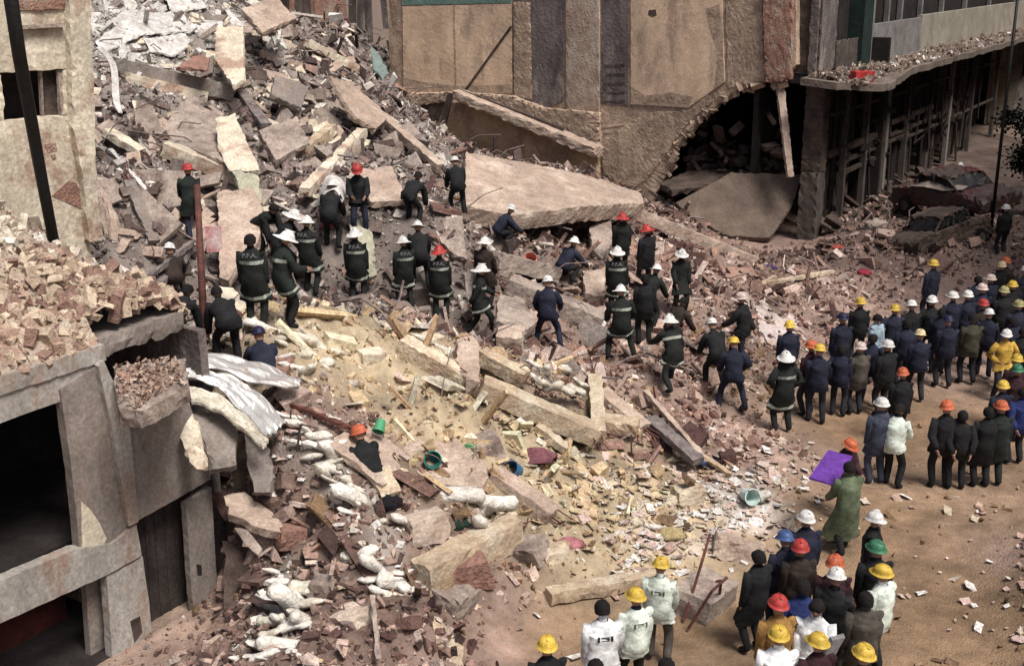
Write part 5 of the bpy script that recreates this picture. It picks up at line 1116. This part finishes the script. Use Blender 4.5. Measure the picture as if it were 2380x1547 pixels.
pc(2305, 640, 'stand', 190, 'navy', 'trous', 'dusty', .3, label='man with dusty helmet left of the cream helmet')
pc(2370, 700, 'stand', 190, 'navy', 'trous', 'olive', .3, label='man in navy with olive helmet cut by the right edge')
pc(2340, 600, 'stand', 190, 'brown', 'trous', 'orange', .3, label='man with orange helmet behind the cream helmet')
pc(2340, 480, 'stand', 190, 'black', 'trous', 'white', .3, label='distant man with white helmet right of the wrecked car')
pc(2232, 382, 'stand', 190, 'greycoat', 'trous', 'white', .3, label='distant man with white helmet behind the wrecked car')
for i, (u_, v_, c_, hc_, lab_) in enumerate([(2190, 715, 'navy', None, 'dark haired man in navy behind the dark blue helmet on the street'), (2300, 720, 'navy', 'white', 'man in navy with white helmet beside the red helmet of the far group'),
  (2355, 735, 'navy', 'hair', 'tall dark haired man in navy behind the yellow jacket'), (2380, 760, 'black', 'hair', 'dark haired man in black at the right edge beside the yellow jacket'), (2275, 640, 'navy', None, 'dark haired man in navy at the rear of the far group'),
  (2120, 700, 'black', 'white', 'man in black with white helmet between two yellow helmets at the back'), (2030, 775, 'navy', 'hair', 'dark haired man in navy in front of the pale blue shirt'),
  (2380, 900, 'blue', 'hair', 'dark haired man in blue at the right edge above the green coat'), (2355, 655, 'black', 'yellow', 'man in black with yellow helmet at the far right rear'), (2385, 620, 'navy', 'white', 'man with white helmet cut by the far right edge')]):
    pc(u_, v_, ('stand', 'stand2', 'hips', 'behind')[i % 4], random.choice((180, 200, 165, 150)), c_, 'trous', hc_, .35, label=lab_)
# lower right group
gm_ = pc(1976, 1072, 'carry', 195, 'green', 'black', 'hair', 1.35, label='man in long green coat without helmet carrying the purple board', sleeve='green')
pc(1977, 1025, 'front', 20, 'maroon', 'trous', 'orange', .2, h=.93, label='man with orange helmet at the far end of the purple board')
pc(1876, 1193, 'stand', 180, 'navy', 'trous', 'white', .3, label='man in navy with white helmet at the top of the lower group')
pc(2033, 1193, 'stand', 60, 'black', 'trous', 'white', .4, label='man in black with white helmet facing left beside the green helmet')
pc(1826, 1238, 'stand2', 200, 'navy', 'trous', 'blue', .3, label='man with blue helmet in the lower group')
pc(1862, 1260, 'stand', 190, 'brown', 'trous', 'red', .3, label='man in brown with red helmet right of the blue helmet')
pc(1765, 1278, 'stand', 220, 'black', 'black', 'hair', .9, label='dark haired man in long black coat at the left of the lower group')
pc(1942, 1296, 'stand', 180, 'maroon', 'trous', 'orange', .3, label='man with orange red helmet in the middle of the lower group')
pc(1945, 1325, 'stand2', 150, 'black', 'olive', 'white', .4, label='man with scuffed white helmet and black jacket in the lower group')
pc(2040, 1262, 'stand', 170, 'black', 'trous', 'green', .3, label='man with green helmet in the lower group')
pc(2055, 1318, 'stand', 215, 'vest', 'black', 'yellow', .35, sleeve='whitecl', label='man with yellow helmet and white vest at the right of the lower group')
pc(1812, 1390, 'stand', 200, 'mustard', 'jeans', 'red', .3, label='man in mustard jacket with red helmet')
pc(1868, 1345, 'stand', 180, 'blue', 'jeans', 'hair', .3, label='man in bright blue jacket behind the mustard jacket')
bp = pc(1900, 1392, 'stand', 350, 'whitecl', 'trous', 'hair', .3, label='dark haired man in white shirt with a grey shoulder bag')
pc(2015, 1375, 'stand', 185, 'greycoat', 'olive', 'hair', .5, label='man in grey brown coat seen from behind, no helmet')
pc(1812, 1462, 'stand', 170, 'whitecl', 'trous', 'yellow', .3, label='man in white shirt with yellow helmet at the bottom edge')
pc(1905, 1478, 'stand', 190, 'maroon', 'trous', 'yellow', .3, label='man in maroon with yellow helmet at the bottom edge')
pc(2012, 1505, 'stand', 190, 'olive', 'trous', 'yellow', .3, label='man with dull yellow helmet low at the bottom edge right of the maroon one')
pc(1536, 1300, 'stand2', 170, 'vest', 'greycoat', 'yellow', .35, text='crest', label='helper with yellow helmet and white vest, farther of the vested pair')
pc(1480, 1373, 'stand', 190, 'vest', 'black', 'yellow', .35, text='crest', sleeve='navy', label='helper with yellow helmet and white vest, nearer of the vested pair')
pc(1400, 1393, 'stand2', 195, 'whitecl', 'black', 'hair', .3, text='print', label='helper with black hair in white shirt with black print on the back')
pc(1272, 1486, 'stand', 180, 'black', 'trous', 'yellow', .3, label='man with yellow helmet alone at the bottom edge')
pc(1385, 1532, 'stand', 180, 'brown', 'trous', 'hair', .3, label='dark head at the bottom edge below the black printed shirt')
pc(1550, 1530, 'stand', 180, 'brown', 'trous', 'hair', .3, label='dark head at the bottom edge below the white vests')
# cape on the bent worker
cpz = TR(765, 440, .8)
sheet('white_cape', [[(757, 412, 27.3), (772, 405, 27.6), (797, 418, 27.5), (808, 450, 27)], [(745, 440, 27), (768, 418, 26.7), (790, 428, 26.6), (800, 462, 26.5)], [(736, 488, 26.6), (748, 455, 26.4), (778, 440, 26.3), (795, 470, 26.3)]], .02, M_white, 'white cape over the back of the bent worker', 'cape')
# purple board
q = [W(1880, 1108, 19.5), W(1925, 1044, 20.0), W(1982, 1058, 19.9), W(1942, 1126, 19.4)]
tag(MB().prism(q, Vector((0, 0, -.04))).build('purple_board', mat('purple_sheet', (.15, .05, .33), (.09, .03, .21), 4, .3), None, rough=.01), 'bright purple board carried by the man in the long green coat', 'board')
bgp = MB().box(Vector(bp.location) + Vector((.18, -.2, 1.22)), Vector((.09, .03, 0)), Vector((0, .05, 0)), Vector((.06, 0, .16))); tag(bgp.build('shoulder_bag', mat('bag_grey', (.25, .24, .24)), None, rough=.01), 'grey bag on the shoulder of the man in the white shirt', 'bag')

# ------------------------------------------------------------------ wrecked car
cp = TR(2215, 520, 0); CA = empty('wrecked_car', (cp.x, cp.y, cp.z - .02), math.radians(-68)); CA.rotation_euler[0] = .12; CA.rotation_euler[1] = -.08; CA.scale = (1.1, 1.1, 1.1); tag(CA, 'crushed dusty red car half covered by debris on the far street', 'car')
M_car = mat('dusty_red_paint', (.13, .03, .032), (.06, .022, .022), 2.5, .1, rough=.5, stain=(.09, .065, .055), stain_scale=1.0, stain_amt=.8)
def cbx(name, prof, w0, m, dx=0):
    mb = MB(); n = len(prof); mb.prism([Vector((x, -w0, z)) for x, z in prof], Vector((0, 2 * w0, 0)))
    o = meshobj(name, mb.v, mb.f, m, None); o.parent = CA; dress(o, 0, .12); return o
cbx('body', [(-2.1, .3), (2.1, .3), (2.15, .75), (1.2, .92), (-1.3, .98), (-2.1, .85)], .82, M_car)
for (x, y) in ((-1.35, -.8), (1.35, -.8), (-1.35, .8), (1.35, .8)):
    mb = MB(); mb.tube([(x, y - .1, .3), (x, y + .1, .3)], .31, 14); wl_ = meshobj('wheel', mb.v, mb.f, M_blackm, None); wl_.parent = CA
    mb = MB(); mb.tube([(x, y - .115, .3), (x, y + .115, .3)], .17, 10); hb = meshobj('rim', mb.v, mb.f, M_post, None); hb.parent = wl_
cbx('cabin_glass', [(-1.0, .95), (1.0, .92), (.55, 1.3), (-.8, 1.35)], .70, M_blackm)
cbx('roof', [(-.85, 1.36), (.6, 1.28), (.55, 1.38), (-.75, 1.46)], .74, M_car)
for (x0, z0, x1, z1) in ((1.02, .92, .58, 1.3), (-1.02, .96, -.82, 1.36), (0, .93, -.05, 1.34)):
    for y in (-.72, .72):
        mb = MB(); mb.tube([(x0, y, z0), (x1, y, z1)], .04, 5); pz_ = meshobj('roof_pillar', mb.v, mb.f, M_car, None); pz_.parent = CA
mb = MB(); mb.tube([(-2.15, -.85, .45), (-2.3, 0, .47), (-2.15, .85, .42)], .07, 6); o = meshobj('bumper', mb.v, mb.f, M_post, None); o.parent = CA
mb = MB(); mb.add([(-1.1, -.85, .98), (-.2, -1.0, 1.05), (.5, -.85, .95), (1.2, -.7, 1.02), (1.25, -.5, 1.1), (.4, -.6, 1.12), (-.3, -.7, 1.2), (-1.0, -.6, 1.1)], [(0, 1, 6, 7), (1, 2, 5, 6), (2, 3, 4, 5)])
o = meshobj('torn_trim', mb.v, mb.f, M_conc, None); o.parent = CA
CB = CA.copy(); col.objects.link(CB); p_ = TR(2185, 570, 0); CB.location = (p_.x, p_.y, p_.z - .25); CB.rotation_euler = (.16, .1, math.radians(-150)); CB.scale = (.85, .95, 1.0)
tag(CB, 'crushed dark brown car in front of the red wreck on the far street', 'car', 'wrecked cars on the far street'); CA['group'] = 'wrecked cars on the far street'; CA.location.z += .45
for ch in [o for o in col.objects if o.parent == CA]:
    c = ch.copy(); col.objects.link(c); c.parent = CB
    if ch.name.startswith(('body', 'roof', 'torn')): c.material_slots[0].link = 'OBJECT'; c.material_slots[0].material = M_dkbrown
    for g in [o for o in col.objects if o.parent == ch]: d = g.copy(); col.objects.link(d); d.parent = c
# lamp posts / cable on the far street
lpst = TR(2300, 560, 0)
tag(MB().tube([lpst, lpst + Vector((0, 0, 9.5))], [.06, .045], 8).build('street_lamp', M_blackm, None, smooth=True), 'thin dark street lamp post at the right behind the wrecked car', 'lamp post')
# tree at far right
def tree(base, hgt, r, label):
    e = empty('street_tree', base); tag(e, label, 'tree')
    mb = MB().tube([base, base + Vector((.1, 0, hgt * .4)), base + Vector((0, .1, hgt * .75))], [.13, .09, .05], 8)
    for k in range(7):
        a = k * .9; mb.tube([base + Vector((0, 0, hgt * (.35 + .05 * k))), base + Vector((math.cos(a) * r * .7, math.sin(a) * r * .7, hgt * (.55 + .05 * k)))], [.05, .015], 5)
    mb.build('trunk', M_dkbrown, e)
    N = 4200; cs = [Vector((random.gauss(0, r * .5), random.gauss(0, r * .5), hgt * random.uniform(.45, 1))) for _ in range(26)]; mb = MB()
    for k in range(N):
        c = base + random.choice(cs) + Vector((random.gauss(0, .28), random.gauss(0, .28), random.gauss(0, .22))); a = Vector((random.gauss(0, 1), random.gauss(0, 1), random.gauss(0, 1))).normalized() * .09; b = a.cross(Vector((random.random(), random.random(), 1))).normalized() * .06
        mb.add([c - a, c + b, c + a, c - b], [(0, 1, 2, 3)])
    mb.build('crown', mat('dark_leaves', (.022, .034, .022), (.01, .016, .01), 3, .1), e)
tree(TR(2385, 500, 0), 4.0, .9, 'dark leafy street tree at the right edge behind the crowd')

# ------------------------------------------------------------------ loose rubble
def fade_excl(x, y, z, b, D):
    ok = excl(x, y); return x[ok], y[ok], z[ok], b[ok], D[ok]
x, y, z, b, D = fade_excl(*visible_pts(350000, -5, 46, -14, 28))
qs = (x - O.x) * dS.x + (y - O.y) * dS.y; qt = (x - O.x) * dT.x + (y - O.y) * dT.y; amt = np.clip((b - .10) / .35, .0, 1); amt = np.maximum(amt, np.exp(-((qs - 2.2) / 2.4) ** 2 - ((qt + 1.2) / 1.9) ** 2)); ZY = np.array([k_ == 'Y' for k_ in ZK]); yw = (zone_w(x, y)[:, ZY]).sum(1); flat = rng.random(len(x)) < amt * (.9 - .45 * np.clip(yw * 1.3, 0, 1)) + .03
x, y, z, b = x[flat], y[flat], z[flat], b[flat]
sz = .028 + .10 * rng.random(len(x)) ** 3.0
scatter_mesh('small_rubble', np.stack([x, y, z + sz * .1], 1), sz, palcol(x, y), HV + BV[:7], M_chip, 'countless small brick and plaster fragments covering the collapse mound', 'rubble')
x, y, z, b, D = fade_excl(*visible_pts(52000, -5, 46, -12, 28, False)); ok = rng.random(len(x)) < np.clip((b - .22) / .5, 0, 1) * (.58 - .42 * np.clip(zone_w(x, y)[:, ZY].sum(1) * 1.3, 0, 1))
x, y, z = x[ok], y[ok], z[ok]; sz = .07 + .22 * rng.random(len(x)) ** 4
scatter_mesh('coarse_rubble', np.stack([x, y, z + sz * .15], 1), sz, palcol(x, y), HV + BV, M_chip, 'coarse broken concrete and brick chunks piled over the mound', 'rubble', .6)
x, y, z, b, D = fade_excl(*visible_pts(5200, 1, 42, -6, 26, False)); ok = rng.random(len(x)) < np.clip((b - .3) / .6, 0, 1) * .30
x, y, z = x[ok], y[ok], z[ok]; sz = .16 + .30 * rng.random(len(x)) ** 2.5
LONG = [box_variant(2.2, .14, .10, .04) for _ in range(3)] + [box_variant(1.6, .35, .12, .08) for _ in range(2)] + [box_variant(1, .75, .12, .14) for _ in range(3)]
scatter_mesh('splintered_beams', np.stack([x, y, z + .05], 1), sz, palcol(x, y), LONG, M_chip, 'splintered planks, slab pieces and beams tangled through the mound', 'debris', .55)
# paper litter
def litter(spec, name, label, size, cols, tilt=.25):
    P = []; C = []
    for (u, v, r, n) in spec:
        c = TR(u, v)
        for k in range(n):
            xx = c.x + random.gauss(0, r); yy = c.y + random.gauss(0, r); P.append((xx, yy, hz(xx, yy) + .04)); C.append(random.choice(cols))
    N = len(P); sz = size * (.35 + 1.3 * rng.random(N) ** 1.6)
    PV = [box_variant(1, .7, .05, .25) for _ in range(5)]
    scatter_mesh(name, np.array(P), sz, np.array(C), PV, M_chip, label, 'paper', tilt)
litter([(1500, 1250, .45, 60), (1560, 1190, .6, 60), (1400, 1120, .5, 50), (1650, 1180, .8, 90), (1740, 1130, .8, 80), (1700, 1220, .7, 60), (1790, 1180, .7, 60), (1470, 1300, .3, 22), (2290, 1190, .18, 6), (2370, 1270, .4, 7), (2230, 1380, .5, 4), (2100, 1320, 1.2, 3),
  (2250, 900, .7, 6), (1250, 1430, .8, 8), (850, 1200, .6, 25), (750, 1020, .5, 30), (640, 1400, .6, 25), (1830, 1080, 1, 60), (2330, 1420, .6, 30), (1650, 1240, .4, 30), (1690, 1150, .5, 40), (1480, 1280, .3, 20), (1510, 1220, .3, 20)], 'paper_litter', 'white papers and packaging scattered over the foot of the mound', .068, [(.82, .80, .76), (.70, .60, .52), (.72, .55, .50), (.60, .52, .40), (.85, .84, .82), (.5, .36, .3)])
litter([(1350, 1200, .9, 60), (1250, 1080, .9, 60), (1450, 1180, .8, 60), (1100, 1000, .7, 40), (1550, 1150, .6, 40), (1180, 900, .6, 30)], 'yellow_scraps', 'pale yellow insulation scraps on the lower mound', .08, [(.68, .56, .36), (.56, .43, .28), (.74, .66, .50)])
def leaning(name, label, spec, m, smin, smax):
    mb = MB()
    for (u, v, ru, rv, n) in spec:
        for k in range(n):
            p = TR(u + random.gauss(0, ru), v + random.gauss(0, rv), .15); nr = Vector((random.gauss(.15, .35), random.gauss(-.75, .25), random.uniform(.35, 1))).normalized()
            a = nr.cross(Vector((random.gauss(0, .5), random.gauss(0, .5), 1))).normalized(); b = nr.cross(a); th = random.uniform(-.7, .7); a, b = a * math.cos(th) + b * math.sin(th), b * math.cos(th) - a * math.sin(th)
            L = random.uniform(smin, smax) ; w_ = L * random.uniform(.12, .7)
            vs = [p + a * i * L * random.uniform(.7, 1.1) + b * j * w_ * random.uniform(.6, 1.1) for i, j in ((-1, -1), (1, -1), (1.1, .2), (.6, 1), (-1, .9))]
            mb.prism(vs, nr * -random.uniform(.03, .09))
    return tag(mb.build(name, m), label, 'boards', None, 'stuff')
leaning('white_boards', 'white boards and sheet scraps spread over the upper left heap', [(330, 60, 70, 32, 44), (260, 90, 25, 30, 14), (400, 30, 60, 25, 18), (300, 130, 50, 12, 10), (420, 100, 50, 25, 6)], M_white, .1, .5)
leaning('grey_boards', 'grey and beige boards mixed among the white ones', [(340, 60, 90, 50, 70), (480, 60, 60, 50, 30)], M_greyw, .08, .35)
leaning('large_panels', 'large dusty wall panels leaning in the upper heap', [(450, 250, 120, 90, 10), (680, 240, 90, 100, 12), (600, 90, 80, 40, 8), (350, 420, 80, 60, 8), (820, 350, 60, 60, 5)], M_conc, .4, .95)
leaning('plaster_pieces', 'cream plaster pieces leaning all over the upper heap', [(450, 60, 110, 40, 40), (650, 200, 110, 90, 46), (400, 250, 120, 90, 30), (750, 330, 90, 60, 20), (600, 470, 120, 40, 16), (800, 120, 60, 80, 16)], M_pale, .08, .42)
leaning('dusty_panels', 'pinkish grey panel fragments leaning over the upper heap', [(650, 150, 120, 90, 46), (420, 330, 110, 90, 30), (800, 260, 70, 90, 24), (400, 500, 90, 60, 18)], M_pink, .1, .5)
leaning('dark_gap_pieces', 'dark pieces standing in for shaded gaps over the upper heap', [(700, 120, 110, 90, 50), (330, 330, 70, 80, 34), (620, 260, 130, 80, 30), (850, 330, 50, 70, 22), (420, 480, 90, 60, 20)], M_dkbrown, .1, .45)  # dark brown pieces imitate the shade of gaps in the heap
# bent bars and wires sticking out
mb = MB(); x, y, z, b, D = visible_pts(1700, -2, 40, -8, 26, False); k = 0
for i in range(len(x)):
    if b[i] < .8 or random.random() > .34: continue
    p = Vector((x[i], y[i], z[i])); a = random.uniform(0, 6.28); L = random.uniform(.4, 1.8); r = random.uniform(.011, .03)
    d = Vector((math.cos(a), math.sin(a), random.uniform(-.1, .7))); q1 = p + d * L * .5 + Vector((0, 0, .15 * L)); q2 = p + d * L + Vector((random.uniform(-.3, .3), random.uniform(-.3, .3), random.uniform(-.3, .1)))
    mb.tube([p - Vector((0, 0, .1)), p + d * L * .25 + Vector((0, 0, .1 * L)), q1, q2], r, 4)
tag(mb.build('bent_bars', M_rebar), 'tangle of thin bent reinforcing bars and wires in the heap', 'bars', None, 'stuff')
mb = MB(); mk = [(520, 770, 640, 700), (1040, 620, 1070, 560)]
mb = MB(); c1, c2 = B0, None
